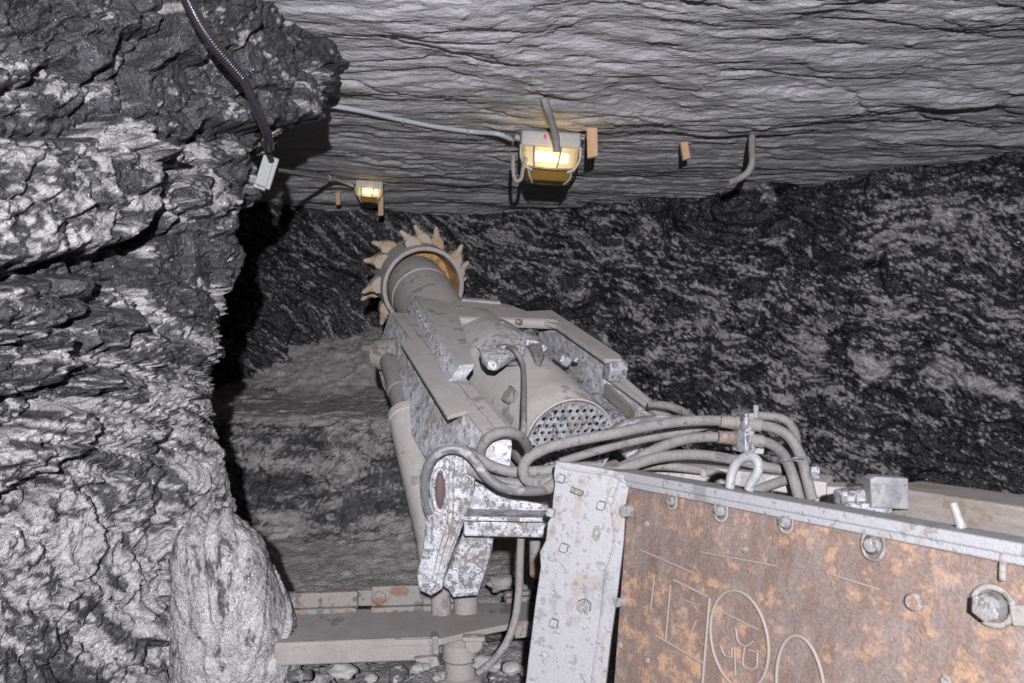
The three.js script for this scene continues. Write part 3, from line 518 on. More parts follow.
{
  const g = slab([[0.004, -0.012], [1.32, -0.012], [1.32, -0.98], [0.004, -0.98]], 0.03, 0.003); g.translate(0, 0, -0.034);
  const panel = pp('side_panel', g, rustPlate, machine, 'brown rusted side panel with weld beads and bolts');
  pp('top_flange', [rbox(0.63, -0.004, -0.045, 1.40, 0.024, 0.11, 0.006), rbox(0.65, -0.016, 0.0, 1.30, 0.03, 0.012, 0.005)], paleSteel);
  pp('body_side', [rbox(0.66, -0.55, -0.30, 1.25, 0.84, 0.5, 0.01)], rustSteel);
  // bolts along the top edge: round heads in flame-cut holes with a pale rim
  const rim = (s, t, rx, ry, w = 0.0045, z = 0.0) => { const P = []; for (let i = 0; i < 20; i++) { const a = i * Math.PI / 10; P.push(V(s + rx * Math.cos(a), t + ry * Math.sin(a), z)); } return tubeOf(P, w, 40, 8, true); };
  const head = (s, t, r, h) => turned(V(s, t, -0.008), V(s, t, 1), [[0, r], [h * 0.6, r], [h, r * 0.72], [h * 1.05, 0]], 16);
  for (const [x, y, r] of [[672, 501, 0.015], [721, 511, 0.018], [786, 522, 0.017], [873, 545, 0.022]]) { const [s, t] = onPanel(x, y); const b = pp('bolt', head(s, t, r * 0.82, 0.02), boltSteel, panel); pp('bolt_rim', rim(s, t, r, r * 1.3, 0.0035), rustSteel, panel); }
  for (const [x, y, r] of [[744, 550, 0.009], [914, 602, 0.017], [945, 681, 0.010], [646, 524, 0.008], [646, 660, 0.009], [619, 645, 0.008]]) { const [s, t] = onPanel(x, y); pp('bolt', head(s, t, r, r), rustSteel, panel); }
  for (const [x, y, r] of [[628, 511, 0.018], [622, 602, 0.013]]) { const [s, t] = onPanel(x, y); pp('bolt', [hex(V(s, t, -0.004), upZ, r, 0.022)], paleSteel, panel); }
  { const [s, t] = onPanel(993, 606); const hb = pp('hex_bolt', [hex(V(s, t, 0), upZ, 0.026, 0.030)], boltSteel, panel, 'large hexagonal bolt head'); pp('bolt_collar', new THREE.TorusGeometry(0.032, 0.006, 10, 32).translate(s, t, 0.0), rustSteel, panel);
    pp('weld_strap', [rbox(s + 0.066, t + 0.0, 0.002, 0.075, 0.036, 0.012, 0.005, [0, 0, 0.2]), rbox(s + 0.014, t + 0.075, 0.003, 0.012, 0.06, 0.010, 0.005), rbox(s + 0.16, t - 0.22, 0.006, 0.16, 0.55, 0.012, 0.003)], rustSteel, panel); }
  // raised welds: a frame and two ovals with marks inside
  const bead = (pts, r = 0.0028, closed = false) => pp('weld_bead', tubeOf(pts.map(p => { const [s, t] = onPanel(...p); return V(s, t, -0.002); }), r * 1.35, Math.max(12, pts.length * 8), 8, closed), weldRust, panel);
  const straight = (a, b, r) => { const P = []; for (let i = 0; i <= 5; i++) P.push([lerp(a[0], b[0], i / 5), lerp(a[1], b[1], i / 5)]); bead(P, r); };
  straight([673, 580], [708, 597]); straight([709, 598], [702, 683]); straight([656, 636], [704, 664]); straight([670, 585], [665, 640], 0.0018); straight([640, 550], [695, 574], 0.002); straight([700, 552], [776, 566], 0.0018); straight([830, 574], [880, 590], 0.0018); straight([654, 575], [650, 610], 0.0016);
  const oval = (cx, cy, rx, ry, rot, r = 0.0030) => { const P = []; for (let i = 0; i < 24; i++) { const a = i * Math.PI / 12; P.push([cx + rx * Math.cos(a) + rot * ry * Math.sin(a), cy + ry * Math.sin(a) + 0.25 * rx * Math.cos(a)]); } bead(P, r, true); };
  oval(739, 640, 29, 49, 0.04); oval(800, 690, 24, 54, 0.04);
  straight([722, 612], [758, 630], 0.002); bead([[735, 628], [738, 642], [745, 646], [754, 640]], 0.002); bead([[720, 646], [724, 655], [731, 656], [731, 648]], 0.002); bead([[744, 647], [743, 666], [755, 668], [757, 650]], 0.002); straight([734, 650], [735, 676], 0.0018); straight([748, 650], [756, 652], 0.0018); straight([684, 600], [700, 606], 0.0016); straight([690, 634], [696, 620], 0.0018);
  // lifting eye on the flange
  const eye = [[719, 488], [721, 474], [726, 463], [735, 457], [744, 458], [748, 465], [746, 474], [741, 482], [738, 490]].map(p => { const [s, t] = onPanel(...p); return V(s, t, -0.04); });
  pp('lifting_eye', tubeOf(eye, 0.0115, 60, 10), paleSteel, machine, 'pale steel lifting eye welded on the flange');
  { const [s, t] = onPanel(680, 474); pp('flange_stud', rbox(s, t + 0.004, -0.09, 0.014, 0.024, 0.014, 0.004), rustSteel); }
  { const [s, t] = onPanel(941, 512); pp('flange_stud', turned(V(s - 0.006, t + 0.016, -0.06), V(s + 0.012, t - 0.03, -0.06), [[0, 0], [0.002, 0.007], [0.05, 0.009]], 12), paleSteel); }
}
{ // pale end plate at the corner, with bolts
  const C = at(556, 463, 2.15), A = PA.clone().addScaledVector(PN, 0.004), D = PA.clone().addScaledVector(PY, -0.6), ex = A.clone().sub(C).normalize(), n0 = V().crossVectors(ex, A.clone().sub(D)).normalize(), ey = V().crossVectors(n0, ex), M = basis(ex, ey, n0, A);
  const on = (px, py) => local(planeHit(px, py, A, n0), A, ex, ey);
  const ep = (name, geos, mat, parent, label) => { const g = Array.isArray(geos) ? merge(geos) : boxUV(geos); g.applyMatrix4(M); return mpartRaw(name, g, mat, parent, label); };
  const raw = [[556, 461], [578, 464], [602, 468], [629, 474], [629, 488], [626, 505], [624, 540], [618, 590], [611, 640], [606, 683], [597, 770], [512, 770], [526, 683], [529, 655], [532, 632], [536, 600], [541, 566], [540, 552], [546, 540], [548, 522], [552, 516], [553, 500], [555, 484], [554, 474]];
  const g = slab(raw.map(p => on(...p)).reverse(), 0.022, 0.003); g.translate(0, 0, -0.018);
  const plate = ep('end_plate', g, paleSteel, machine, 'pale grey flaking end plate with bolt heads');
  const q = (x, y) => { const [s, t] = on(x, y); return V(s, t, 0.002); };
  { const p = q(578, 491); ep('bolt', rbox(p.x, p.y, 0.010, 0.034, 0.013, 0.026, 0.003, [0, 0, -0.2]), boltSteel, plate); }
  for (const [x, y] of [[565, 547], [555, 622], [562, 478], [552, 512], [602, 505]]) { const p = q(x, y); ep('bolt', rbox(p.x, p.y, 0.010, 0.021, 0.022, 0.026, 0.004, [0, 0, -0.1]), paleSteel, plate); }
  { const p = q(597, 533); ep('bolt', [new THREE.TorusGeometry(0.012, 0.0045, 8, 24).scale(0.62, 1.25, 1).translate(p.x, p.y, 0.006)], rustSteel, plate); }
  { const p = q(585, 605); ep('bolt', [hex(p, upZ, 0.020, 0.020), new THREE.TorusGeometry(0.009, 0.003, 8, 20).translate(p.x, p.y, 0.022)], boltSteel, plate); }
  for (const [x, y] of [[602, 567], [610, 500], [545, 655]]) { const p = q(x, y); ep('bolt', turned(V(p.x, p.y, 0), V(p.x, p.y, 1), [[0, 0.012], [0.008, 0.010], [0.011, 0]], 12), paleSteel, plate); }
  // torn corner seam
  ep('corner_weld', [tubeOf([q(622, 476), q(617, 490), q(612, 505), q(615, 540), q(606, 575), q(601, 620), q(592, 683), q(586, 720)], 0.004, 40, 6), tubeOf([q(560, 466), q(575, 470), q(590, 472), q(606, 474), q(622, 478)], 0.004, 30, 6)], paleSteel, plate);
}
{ // deck behind the panel, beams and the clamp that stand on it
  pp('chassis_deck', [rbox(0.55, -0.12, -0.46, 1.5, 0.03, 0.62, 0.006), rbox(0.30, -0.09, -0.30, 0.7, 0.05, 0.05, 0.008)], rustSteel);
  const plank = (a, b, w, h, name, mat, label) => { const x = b.clone().sub(a), L = x.length(); x.normalize(); const z = V().crossVectors(x, V(0, 1, 0)).normalize(), y = V().crossVectors(z, x), g = boxUV(rbox(0, 0, 0, L, h, w, 0.008)); g.applyMatrix4(basis(x, y, z, a.clone().add(b).multiplyScalar(0.5))); return mpartRaw(name, g, mat, machine, label); };
  plank(at(900, 518, 2.18), at(1060, 548, 1.80), 0.17, 0.19, 'packing_timber', greyWood, 'weathered timber baulk lying behind the panel');
  plank(at(800, 492, 2.50), at(925, 500, 2.28), 0.10, 0.06, 'rear_beam', dustSteel);
  plank(at(640, 462, 2.75), at(830, 487, 2.45), 0.14, 0.05, 'rear_beam', dustSteel);
  const c = at(887, 492, 2.06), c2 = at(853, 497, 2.10);
  const P = [[866, 478], [872, 475], [904, 477], [905, 508], [868, 506]].map(p => { const q = at(p[0], p[1], 2.06); return [q.x, q.y]; }).reverse(), g = slab(P, 0.05, 0.005); g.translate(0, 0, -2.085);
  mpart('stop_block', g, paleSteel, machine, 'rust-streaked upright stop plate on the deck');
  mpart('stop_block', [rbox(c2.x, c2.y, c2.z, 0.085, 0.045, 0.06, 0.012, [0, 0.1, 0.1]), rbox(c2.x + 0.02, c2.y - 0.02, c2.z + 0.03, 0.12, 0.03, 0.05, 0.01)], chipPaint, machine, 'chipped white block on the deck');
}
// hoses: each one swept along its own course
const hoses = [
  [darkHose, 0.0150, [[430, 512, 2.42], [426, 498, 2.40], [425, 480, 2.38], [432, 459, 2.36], [446, 449, 2.36], [462, 450, 2.36], [475, 461, 2.36], [486, 476, 2.34], [502, 487, 2.32], [525, 491, 2.29], [548, 489, 2.26], [557, 484, 2.24]]],
  [hoseMat, 0.0165, [[470, 452, 2.52], [480, 459, 2.46], [494, 467, 2.44], [515, 472, 2.42], [540, 471, 2.42], [570, 468, 2.42], [600, 466, 2.46]]],
  [hoseMat, 0.0165, [[480, 462, 2.52], [482, 447, 2.48], [490, 437, 2.46], [504, 432, 2.46], [518, 435, 2.50], [527, 446, 2.58], [530, 458, 2.66]]],
  [hoseMat, 0.0165, [[556, 480, 2.26], [540, 483, 2.28], [527, 480, 2.31], [523, 470, 2.33], [528, 459, 2.35], [545, 449, 2.37], [575, 441, 2.40], [612, 434, 2.43], [650, 426, 2.46], [690, 421, 2.50], [722, 421, 2.52], [742, 424, 2.53], [770, 427, 2.50], [788, 436, 2.46], [800, 455, 2.42], [806, 475, 2.38], [812, 500, 2.36]]],
  [hoseMat, 0.0165, [[470, 470, 2.44], [492, 480, 2.40], [520, 484, 2.37], [550, 479, 2.36], [590, 476, 2.38], [622, 467, 2.42], [650, 452, 2.46], [682, 440, 2.50], [712, 437, 2.53], [745, 440, 2.54], [768, 443, 2.50], [782, 453, 2.45], [789, 466, 2.40], [794, 480, 2.36], [800, 502, 2.34]]],
  [hoseMat, 0.0165, [[600, 478, 2.36], [630, 466, 2.38], [662, 457, 2.42], [700, 455, 2.46], [740, 461, 2.48], [772, 468, 2.48], [792, 468, 2.50], [806, 460, 2.54]]],
  [hoseMat, 0.0150, [[750, 494, 2.36], [768, 486, 2.38], [786, 480, 2.42], [806, 478, 2.48], [830, 484, 2.52]]],
  [darkHose, 0.0150, [[590, 452, 2.75], [606, 436, 2.70], [626, 424, 2.68], [650, 420, 2.70], [685, 420, 2.70], [715, 424, 2.66], [745, 430, 2.60]]],
  [hoseMat, 0.0150, [[650, 404, 3.0], [668, 406, 2.95], [684, 412, 2.9], [700, 424, 2.8], [720, 440, 2.7], [740, 452, 2.6]]],
  [hoseMat, 0.0140, [[560, 462, 2.62], [600, 450, 2.62], [640, 440, 2.64], [690, 430, 2.66], [735, 418, 2.62], [765, 416, 2.60], [785, 420, 2.58], [794, 430, 2.55], [797, 446, 2.52]]],
  [hoseMat, 0.0140, [[610, 470, 2.55], [660, 466, 2.55], [720, 474, 2.55], [760, 484, 2.52]]],
  [hoseMat, 0.0130, [[521, 536, 2.60], [520, 560, 2.60], [519, 590, 2.58], [516, 615, 2.56], [508, 640, 2.54], [496, 658, 2.53], [478, 674, 2.52]]],
];
hoses.forEach(([m, r, P]) => mpart('hydraulic_hose', tubeOf(P.map(p => at(...p)), r, P.length * 12, 14), m));
{
  const ferr = (a, b, r) => mpart('hose_fitting', [rod(a, b, r, r, 20), rod(b, b.clone().addScaledVector(b.clone().sub(a).normalize(), 0.012), r * 1.25, r * 1.25, 6)], rustSteel);
  ferr(at(548, 488, 2.25), at(556, 484, 2.23), 0.018); ferr(at(720, 421, 2.51), at(734, 423, 2.51), 0.0205); ferr(at(718, 437, 2.52), at(732, 438, 2.52), 0.0205); ferr(at(762, 426, 2.50), at(752, 424, 2.51), 0.0205); ferr(at(764, 442, 2.50), at(753, 440, 2.51), 0.0205);
  const c = at(743, 432, 2.53), cl = mpart('hose_clamp', [rbox(c.x, c.y, c.z, 0.036, 0.125, 0.08, 0.005, [0, 0.3, 0]), rbox(c.x + 0.03, c.y - 0.045, c.z - 0.02, 0.07, 0.05, 0.06, 0.006)], chipPaint, machine, 'upright hose clamp block with white paint traces');
  const s = at(756, 407, 2.53); mpart('clamp_stud', [rod(V(s.x, s.y - 0.04, s.z), V(s.x, s.y + 0.006, s.z), 0.009, 0.009, 12)], paleSteel, cl);
  for (const [x, y, d] of [[786, 461, 2.40], [797, 459, 2.39]]) { const g = new THREE.TorusGeometry(0.0175, 0.004, 8, 24); g.rotateX(1.2); g.translate(...at(x, y, d).toArray()); mpart('hose_strap', g, darkHose, cl); }
  const w = at(815, 474, 2.45); mpart('hose_tag', rbox(w.x, w.y, w.z, 0.026, 0.046, 0.01, 0.002), chipPaint, cl);
}

// ---------------------------------------------------------------- conveyor pan under the boom
const onLevel = (px, py, y) => planeHit(px, py, V(0, EYE + y, 0), V(0, 1, 0));
{
  const Y = -1.0, pan = thing('conveyor_pan', 'rusty steel conveyor pan with a raised rail, lying in rubble below the boom', 'conveyor', V(-0.4, EYE - 1.12, -2.9));
  const cp = (name, geo, mat, parent = pan, label) => { geo = Array.isArray(geo) ? merge(geo) : boxUV(geo); geo.translate(-pan.position.x, -pan.position.y, -pan.position.z); const m = mesh(name, geo, mat, parent); if (label) m.userData.label = label; return m; };
  const outline = [[274, 612], [360, 609], [430, 610], [520, 600], [575, 598], [560, 612], [532, 619], [505, 625], [470, 632], [441, 639], [274, 643]].map(p => { const q = onLevel(p[0], p[1], Y); return [q.x, -q.z]; });
  const g = slab(outline.reverse(), 0.022, 0.004); g.rotateX(-Math.PI / 2); g.translate(0, EYE + Y - 0.022, 0);
  const bed = cp('bed_plate', g, panSteel);
  const L0 = onLevel(274, 643, Y), L1 = onLevel(439, 637, Y), dir = L1.clone().sub(L0), ry = -Math.atan2(dir.z, dir.x), mid = L0.clone().add(L1).multiplyScalar(0.5);
  cp('front_lip', [rbox(mid.x, mid.y - 0.036, mid.z, dir.length(), 0.078, 0.022, 0.009, [0, ry, 0]), rbox(L1.x - 0.012, L1.y - 0.036, L1.z + 0.006, 0.022, 0.09, 0.03, 0.006, [0, ry, 0])], panSteel);
  const rail = (x0, x1, y0, y1, h, mat, label) => { const a = onLevel(x0, y0, Y), b = onLevel(x1, y1, Y), d = b.clone().sub(a), m = a.clone().add(b).multiplyScalar(0.5); return cp('rail', [rbox(m.x, m.y + h / 2, m.z, d.length(), h, 0.035, 0.007, [0, -Math.atan2(d.z, d.x), 0]), rbox(m.x, m.y + 0.008, m.z + 0.02, d.length(), 0.02, 0.05, 0.006, [0, -Math.atan2(d.z, d.x), 0])], mat, pan, label); };
  rail(274, 358, 612, 609, 0.070, rustSteel); const r2 = rail(372, 438, 609, 607, 0.088, rustSteel); rail(436, 470, 607, 603, 0.06, rustSteel); rail(505, 590, 600, 592, 0.03, rustSteel);
  cp('joint_bar', (() => { const a = onLevel(365, 608, Y); return rbox(a.x, a.y + 0.03, a.z - 0.03, 0.09, 0.06, 0.02, 0.004); })(), rustSteel);
  { const a = onLevel(380, 609, Y); cp('rivet', turned(V(a.x, a.y + 0.045, a.z + 0.016), V(a.x, a.y + 0.045, a.z + 1), [[0, 0.026], [0.006, 0.025], [0.012, 0.018], [0.014, 0]], 24), rustSteel, r2); }
  for (const [x, y, r, h] of [[441, 613, 0.037, 0.105], [466, 611, 0.046, 0.115]]) { const a = onLevel(x, y, Y); cp('post', turned(V(a.x, a.y - 0.01, a.z), V(a.x, a.y + 1, a.z), [[0, r], [h, r], [h + 0.005, r - 0.006], [h + 0.005, 0]], 32), panSteel); }
  // drive hub and brackets hanging below the bed
  const hb = at(460, 655, 2.74); cp('drive_hub', turned(V(hb.x, EYE - 1.03, hb.z), V(hb.x, EYE - 1.3, hb.z), [[0, 0.06], [0.05, 0.062], [0.06, 0.052], [0.11, 0.056], [0.115, 0.075], [0.14, 0.078], [0.15, 0.05], [0.2, 0.05]], 32), panSteel);
  const t = at(474, 643, 2.66); cp('bracket', [rbox(t.x, t.y + 0.018, t.z, 0.075, 0.014, 0.04, 0.004), turned(V(t.x, t.y, t.z - 0.01), V(t.x, t.y, t.z + 1), [[0, 0.028], [0.02, 0.028], [0.022, 0]], 24)], panSteel);
  const h = at(428, 661, 2.66), hk = slab([[-0.045, 0.012], [0.03, 0.02], [0.04, -0.01], [0.0, -0.022], [-0.03, -0.006]], 0.03, 0.004); hk.translate(h.x, h.y, h.z - 0.015); cp('bracket', hk, panSteel);
  const e = at(523, 630, 2.74), ek = slab([[-0.03, 0.03], [0.03, 0.035], [0.03, -0.02], [-0.028, -0.026]], 0.012, 0.003, [[0.0, 0.004, 0.007]]); ek.translate(e.x, e.y, e.z); cp('bracket', ek, rustSteel);
}
// boulder at the foot of the left rib
{
  const g0 = mergeVertices(new THREE.IcosahedronGeometry(1, 40).deleteAttribute('normal').deleteAttribute('uv')), p = g0.attributes.position, n = p.count, col = new Float32Array(n * 3);
  for (let k = 0; k < n; k++) {
    const a = p.getX(k), b = p.getY(k), c = p.getZ(k), f1 = facet(a * 1.7 + 3, b * 1.5 + c * 0.9, 350, 0.7), f2 = facet(a * 6 + c * 3, b * 6 - c * 2, 354, 1.2), f = 1 + 0.18 * f1[0] + 0.03 * f2[0] + 0.10 * fbm(a * 3 + 5, b * 3 + c * 2, 358, 4, 0.5);
    p.setXYZ(k, a * f * 0.215, b * f * 0.42 - 0.7 * (a * f * 0.215) * sstep(-0.2, 0.6, b), c * f * 0.20);
    const m = sstep(-0.34, -0.22, fbm(a * 5 + c, b * 5 - c, 360, 6, 0.7) + 0.15 * noise(a * 60 + c * 40, b * 60, 361)), d = 0.25 + 0.03 * fbm(a * 9, b * 9 + c * 5, 362, 3); col.set(mix3([0.05, 0.05, 0.052], [d, d * 0.985, d * 0.98], m), k * 3);
  }
  g0.setAttribute('color', new THREE.BufferAttribute(col, 3)); g0.computeVertexNormals(); 
  const o = mesh('boulder', boxUV(g0, ['color']), rockMat, scene.getObjectByName('wall_left')), q = at(237, 640, 2.76); o.position.copy(q); o.rotation.set(0, 0.3, 0.0); o.userData.label = 'large smooth boulder coated in pale dust';
}
// loose stones on the floor in front of the pan
{
  const r = rng(77), spots = [[300, 676], [342, 672], [372, 679], [398, 674], [440, 676], [486, 664], [498, 676], [512, 668], [420, 668], [530, 672], [500, 582], [521, 590], [541, 583]];
  spots.forEach(([x, y], i) => {
    const far = y < 620, d = far ? 3.4 : 2.62, s = (far ? 0.034 : 0.026) * (0.8 + 0.7 * r()), g0 = mergeVertices(new THREE.IcosahedronGeometry(1, 3).deleteAttribute('normal').deleteAttribute('uv')), p = g0.attributes.position;
    for (let k = 0; k < p.count; k++) { const a = p.getX(k), b = p.getY(k), c = p.getZ(k), f = 1 + 0.5 * (facet(a * 1.6 + i * 7, b * 1.6 + c, 300 + i, 0.9)[0]) + 0.12 * noise(a * 4 + c * 3, b * 4 - c, 310 + i); p.setXYZ(k, a * f * s * 1.3, b * f * s * 0.62, c * f * s); }
    g0.computeVertexNormals(); const q = at(x, y, d); const o = mesh('rock_chunk', boxUV(g0), i % 3 ? rockGrey : rockDark); o.position.set(q.x, Math.max(q.y, floorY(d) + s * 0.2), q.z); o.rotation.y = r() * 6;
    const dk = i % 3 === 0; tag(o, far ? (dk ? 'dark stone on the rubble behind the upright posts of the conveyor pan' : 'pale stone on the rubble behind the upright posts of the conveyor pan') : (dk ? 'small blackish stone on the floor in front of the conveyor pan' : 'small dusty grey stone on the floor in front of the conveyor pan'), 'stone', (dk ? 'dark' : 'pale') + (far ? ' stones behind the conveyor pan' : ' stones in front of the conveyor pan'));
  });
}
// ---------------------------------------------------------------- lamps, cables and hooks on the roof
const greyPaint = surface(512, 0.3, (u, v) => { const f = fbm(u * 8, v * 8, 310, 5, 0.6, 8, 8), g = noise(u * 128, v * 128, 311, 128, 128), c = 0.21 + 0.05 * f + 0.03 * g; return [c * 0.97, c, c * 1.03, 0.55, 0.5 + 0.2 * g]; }, { bump: 0.0008 });
const hookSteel = surface(512, 0.3, (u, v) => { const f = fbm(u * 8, v * 8, 320, 5, 0.6, 8, 8), g = noise(u * 128, v * 128, 321, 128, 128), c = 1 + 0.3 * f + 0.12 * g; return [0.19 * c, 0.18 * c, 0.175 * c, 0.7, 0.5 + 0.3 * f]; }, { bump: 0.0015 });
const darkGuard = new THREE.MeshStandardMaterial({ color: new THREE.Color().setRGB(0.10, 0.095, 0.08), roughness: 0.5, metalness: 0.3 });
const whiteGuard = new THREE.MeshStandardMaterial({ color: new THREE.Color().setRGB(0.21, 0.22, 0.22), roughness: 0.5 });
const redDot = new THREE.MeshStandardMaterial({ color: new THREE.Color().setRGB(0.45, 0.02, 0.08), roughness: 0.5 });
const lensMat = new THREE.MeshPhysicalMaterial({ color: new THREE.Color().setRGB(0.95, 0.80, 0.42), roughness: 0.45, transmission: 0.85, thickness: 0, emissive: new THREE.Color().setRGB(1.0, 0.78, 0.36), emissiveIntensity: 0.38 });
const tubeMat = new THREE.MeshStandardMaterial({ color: 0xffffff, roughness: 0.4, emissive: new THREE.Color().setRGB(1.0, 0.92, 0.74), emissiveIntensity: 2.2 });
const amberMat = new THREE.MeshStandardMaterial({ color: new THREE.Color().setRGB(0.11, 0.07, 0.015), roughness: 0.25 });
const cableMat = new THREE.MeshStandardMaterial({ color: new THREE.Color().setRGB(0.27, 0.29, 0.31), roughness: 0.5 });
function bulkheadLamp(pos, s, label, power) {      // box lamp with a bellied glass below; the origin is the middle of its top
  const L = thing('bulkhead_lamp', label, 'lamp', pos), put = (n, g, m, par = L, lab) => { g = Array.isArray(g) ? merge(g) : boxUV(g); g.scale(s, s, s); const o = mesh(n, g, m, par); if (lab) o.userData.label = lab; return o; };
  const belly = (w0, w1, y0, y1, d0, d1) => { const g = new RoundedBoxGeometry(1, 1, 1, 4, 0.08), p = g.attributes.position; for (let i = 0; i < p.count; i++) { const t = 0.5 - p.getY(i), w = lerp(w0, w1, t * t * 0.5 + t * 0.5), d = lerp(d0, d1, t * t); p.setXYZ(i, p.getX(i) * w, lerp(y0, y1, t), p.getZ(i) * d); } g.computeVertexNormals(); return g; };
  const h = put('housing', [rbox(0, -0.045, 0, 0.345, 0.095, 0.20, 0.018)], greyPaint);
  put('conduit_entry', [rod(V(-0.17, -0.04, 0.02), V(-0.20, -0.03, 0.02), 0.02, 0.02, 16)], greyPaint, h);
  put('plug', [rod(V(0.17, -0.02, 0.03), V(0.195, -0.018, 0.03), 0.01, 0.01, 8)], greyPaint, h);
  put('indicator', new THREE.SphereGeometry(1, 12, 8).scale(0.008, 0.015, 0.005).translate(-0.035, -0.035, 0.10), redDot, h, 'small red mark');
  put('glass', belly(0.325, 0.285, -0.085, -0.215, 0.205, 0.20), lensMat, L, 'glowing yellow glass');
  put('light_tube', [rod(V(-0.085, -0.135, 0.045), V(0.105, -0.14, 0.045), 0.030, 0.030, 20)], tubeMat, L, 'bright white lamp tube behind the glass');
  put('amber_base', belly(0.285, 0.22, -0.205, -0.275, 0.20, 0.13), amberMat, L, 'dark amber underside of the glass');
  const z = 0.106;
  put('guard_frame', [tubeOf([V(-0.168, -0.085, z), V(-0.166, -0.15, z), V(-0.135, -0.205, z), V(-0.10, -0.222, z)], 0.008, 24, 8)], whiteGuard);
  put('guard_frame', [tubeOf([V(0.168, -0.085, z), V(0.166, -0.15, z), V(0.135, -0.21, z), V(0.10, -0.226, z)], 0.008, 24, 8)], whiteGuard);
  put('guard_wire', [tubeOf([V(-0.135, -0.204, z), V(0, -0.212, z + 0.004), V(0.135, -0.208, z)], 0.0065, 20, 8)], darkGuard);
  put('guard_wire', [tubeOf([V(-0.095, -0.09, z), V(-0.092, -0.15, z + 0.004), V(-0.088, -0.206, z)], 0.005, 12, 8)], darkGuard);
  put('guard_wire', [tubeOf([V(0.058, -0.09, z), V(0.05, -0.15, z + 0.004), V(0.036, -0.208, z)], 0.005, 12, 8)], darkGuard);
  put('guard_wire', [tubeOf([V(-0.12, -0.222, z), V(-0.11, -0.255, z - 0.02), V(-0.09, -0.285, 0.04)], 0.006, 12, 8)], whiteGuard);
  put('guard_wire', [tubeOf([V(0.12, -0.222, z), V(0.12, -0.255, z - 0.02), V(0.09, -0.285, 0.04)], 0.006, 12, 8)], whiteGuard);
  const lt = new THREE.PointLight(0xffd58a, power, 0, 2); lt.position.set(0, -0.17 * s, 0.20 * s); lt.castShadow = true; lt.shadow.radius = 2; L.add(lt);
  return L;
}
const l1 = at(550, 134, 4.58); bulkheadLamp(l1, 1, 'large grey bulkhead lamp with glowing yellow glass and wire guard under the strap', 0.10).rotation.set(0.08, 0.05, -0.05);
const l2 = at(370, 181, 5.60); bulkheadLamp(l2, 0.55, 'small bulkhead lamp glowing yellow near the coal face', 0.03).rotation.set(0.1, 0.1, -0.06);
const under = (px, py, drop) => { const p = onRoof(px, py); p.y -= drop; return p; };
// strap and hooks
tag(mesh('hanger_strap', boxUV(tubeOf([at(544, 98, 4.06), at(547, 108, 4.09), at(552, 123, 4.18), at(556, 138, 4.28), at(557, 151, 4.32)], 0.020, 30, 10)), hookSteel), 'bent steel strap hanging down over the front of the large lamp', 'strap');
tag(mesh('roof_hook', boxUV(tubeOf([at(513, 156, 4.42), at(513, 170, 4.40), at(516, 181, 4.38), at(520, 180, 4.38), at(523, 168, 4.42), at(526, 158, 4.46)], 0.011, 40, 10)), hookSteel), 'small bent steel hook hanging at the cable end of the large lamp', 'hook');
{ const P = [under(752, 132, -0.03), under(752, 136, 0.03)], a = at(752, 134, 4.62); tag(mesh('roof_hook', boxUV(tubeOf([at(752, 130, 4.66), at(752, 136, 4.60), at(752, 150, 4.56), at(752, 163, 4.52), at(748, 172, 4.52), at(740, 178, 4.54), at(731, 182, 4.58)], 0.020, 50, 12)), hookSteel), 'long pale steel hook bent sideways above the coal face', 'hook'); }
// wooden plugs wedged into the roof
const plugs = [[592, 128, 158, 4.50, 0.060, 0.05, 'long split wooden peg in the roof beside the large lamp'], [685, 153, 160, 4.72, 0.046, 0.3, 'short wooden peg alone in the roof between lamp and long hook'], [381, 199, 216, 5.72, 0.040, 0.0, 'wooden peg sticking down just behind the small lamp'], [338, 195, 205, 5.9, 0.034, 0.1, 'stub of a wooden peg at the roof edge beside the small lamp cable']];
for (const [x, y0, y1, d, w, rot, label] of plugs) {
  const a = at(x, y0 - 10, d), b = at(x, y1, d - 0.02), h = a.y - b.y, g = new RoundedBoxGeometry(w, h, w * 0.9, 2, w * 0.14), p = g.attributes.position;
  for (let i = 0; i < p.count; i++) { const k = 1 + 0.10 * noise(p.getX(i) * 60, p.getY(i) * 30, 400 + x); p.setXYZ(i, p.getX(i) * k, p.getY(i) + 0.15 * p.getX(i) * (p.getY(i) < 0 ? 1 : 0), p.getZ(i) * k); } g.computeVertexNormals();
  const uvg = boxUV(g), uv = uvg.attributes.uv; for (let i = 0; i < uv.count; i++) uv.setXY(i, uv.getY(i), uv.getX(i));
  const o = mesh('wooden_peg', uvg, woodMat); o.position.set(b.x, b.y + h / 2, b.z); o.rotation.z = rot * 0.5; tag(o, label, 'peg', 'wooden pegs in the roof');
}
// lamp cables along the roof
function cable(name, pts, r, ties, label) {
  const o = mesh(name, boxUV(tubeOf(pts, r, pts.length * 12, 10)), cableMat); tag(o, label, 'cable');
  const c = new THREE.CatmullRomCurve3(pts, false, 'centripetal');
  for (const t of ties) { const g = new THREE.TorusGeometry(r * 1.15, r * 0.4, 8, 20), q = c.getPointAt(t), d = c.getTangentAt(t); g.applyQuaternion(new THREE.Quaternion().setFromUnitVectors(V(0, 0, 1), d)); g.translate(q.x, q.y, q.z); mesh('tie', boxUV(g), whiteGuard, o); }
}
cable('lamp_cable', [under(312, 95, 0.04), under(326, 98, 0.035), under(360, 104, 0.035), under(402, 114, 0.032), under(440, 121, 0.035), under(472, 126, 0.032), at(498, 134, 4.50), at(511, 139, 4.56)], 0.0145, [0.43, 0.76], 'grey cable clipped along the roof to the large lamp');
cable('lamp_cable', [at(276, 170, 3.4), at(290, 172, 3.9), at(312, 176, 4.6), at(334, 179, 5.3), at(348, 184, 5.56), at(353, 186, 5.58)], 0.0105, [0.8], 'thin grey cable from the junction box to the small lamp');
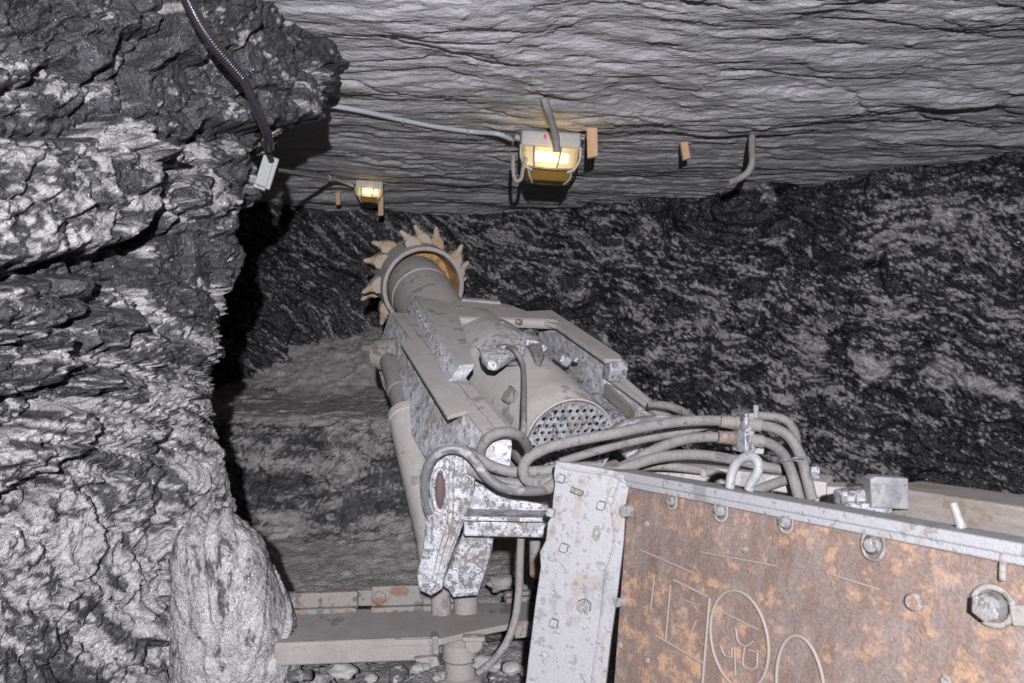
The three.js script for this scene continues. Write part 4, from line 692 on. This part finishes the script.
{ // junction box on the corner of the rib
  const a = at(268, 173, 3.30), j = thing('junction_box', 'pale grey junction box tilted on the corner of the rock rib', 'junction box', a);
  const put = (n, g, m) => mesh(n, boxUV(g), m, j), boxGrey = greyPaint.clone(); boxGrey.color.setRGB(0.72, 0.74, 0.70);
  put('casing', rbox(0, 0, 0, 0.052, 0.135, 0.06, 0.006, [0.1, 0.35, -0.32]), boxGrey); put('lid', rbox(-0.003, 0.002, 0.034, 0.046, 0.125, 0.008, 0.003, [0.1, 0.35, -0.32]), boxGrey); put('clamp_block', rbox(-0.035, -0.06, 0.0, 0.05, 0.02, 0.05, 0.005, [0, 0.3, -0.3]), greyPaint);
}
{ // black flexible conduit over the rock to the box
  const blackGloss = new THREE.MeshPhysicalMaterial({ color: new THREE.Color().setRGB(0.022, 0.02, 0.026), roughness: 0.28, clearcoat: 0.4, clearcoatRoughness: 0.2 });
  const pts = [[172, -40, 2.50], [186, -4, 2.56], [200, 24, 2.60], [215, 46, 2.64], [232, 66, 2.70], [245, 82, 2.76], [252, 98, 2.82], [260, 116, 2.90], [267, 134, 3.00], [270, 148, 3.12]].map(p => at(...p)), c = new THREE.CatmullRomCurve3(pts, false, 'centripetal');
  const o = mesh('flexible_conduit', boxUV(new THREE.TubeGeometry(c, 120, 0.0175, 14)), blackGloss); tag(o, 'glossy black flexible conduit hanging across the upper rock block', 'conduit');
  const rings = []; const n = 46; for (let i = 0; i < n; i++) { const t = 0.02 + 0.48 * i / n, g = new THREE.TorusGeometry(0.0185, 0.0032, 6, 18); g.applyQuaternion(new THREE.Quaternion().setFromUnitVectors(V(0, 0, 1), c.getTangentAt(t))); const q = c.getPointAt(t); g.translate(q.x, q.y, q.z); rings.push(g); }
  mesh('corrugation', merge(rings), blackGloss, o);
  const s = mesh('sleeve', boxUV(new THREE.TubeGeometry(new THREE.CatmullRomCurve3([0.60, 0.66, 0.72].map(t => c.getPointAt(t))), 20, 0.0215, 14)), blackGloss, o);
  const e = mesh('conduit_end', boxUV(tubeOf([at(263, 142, 3.16), at(268, 152, 3.2), at(271, 160, 3.24)], 0.012, 12, 10)), blackGloss, o);
}
renderer.render(scene, camera);
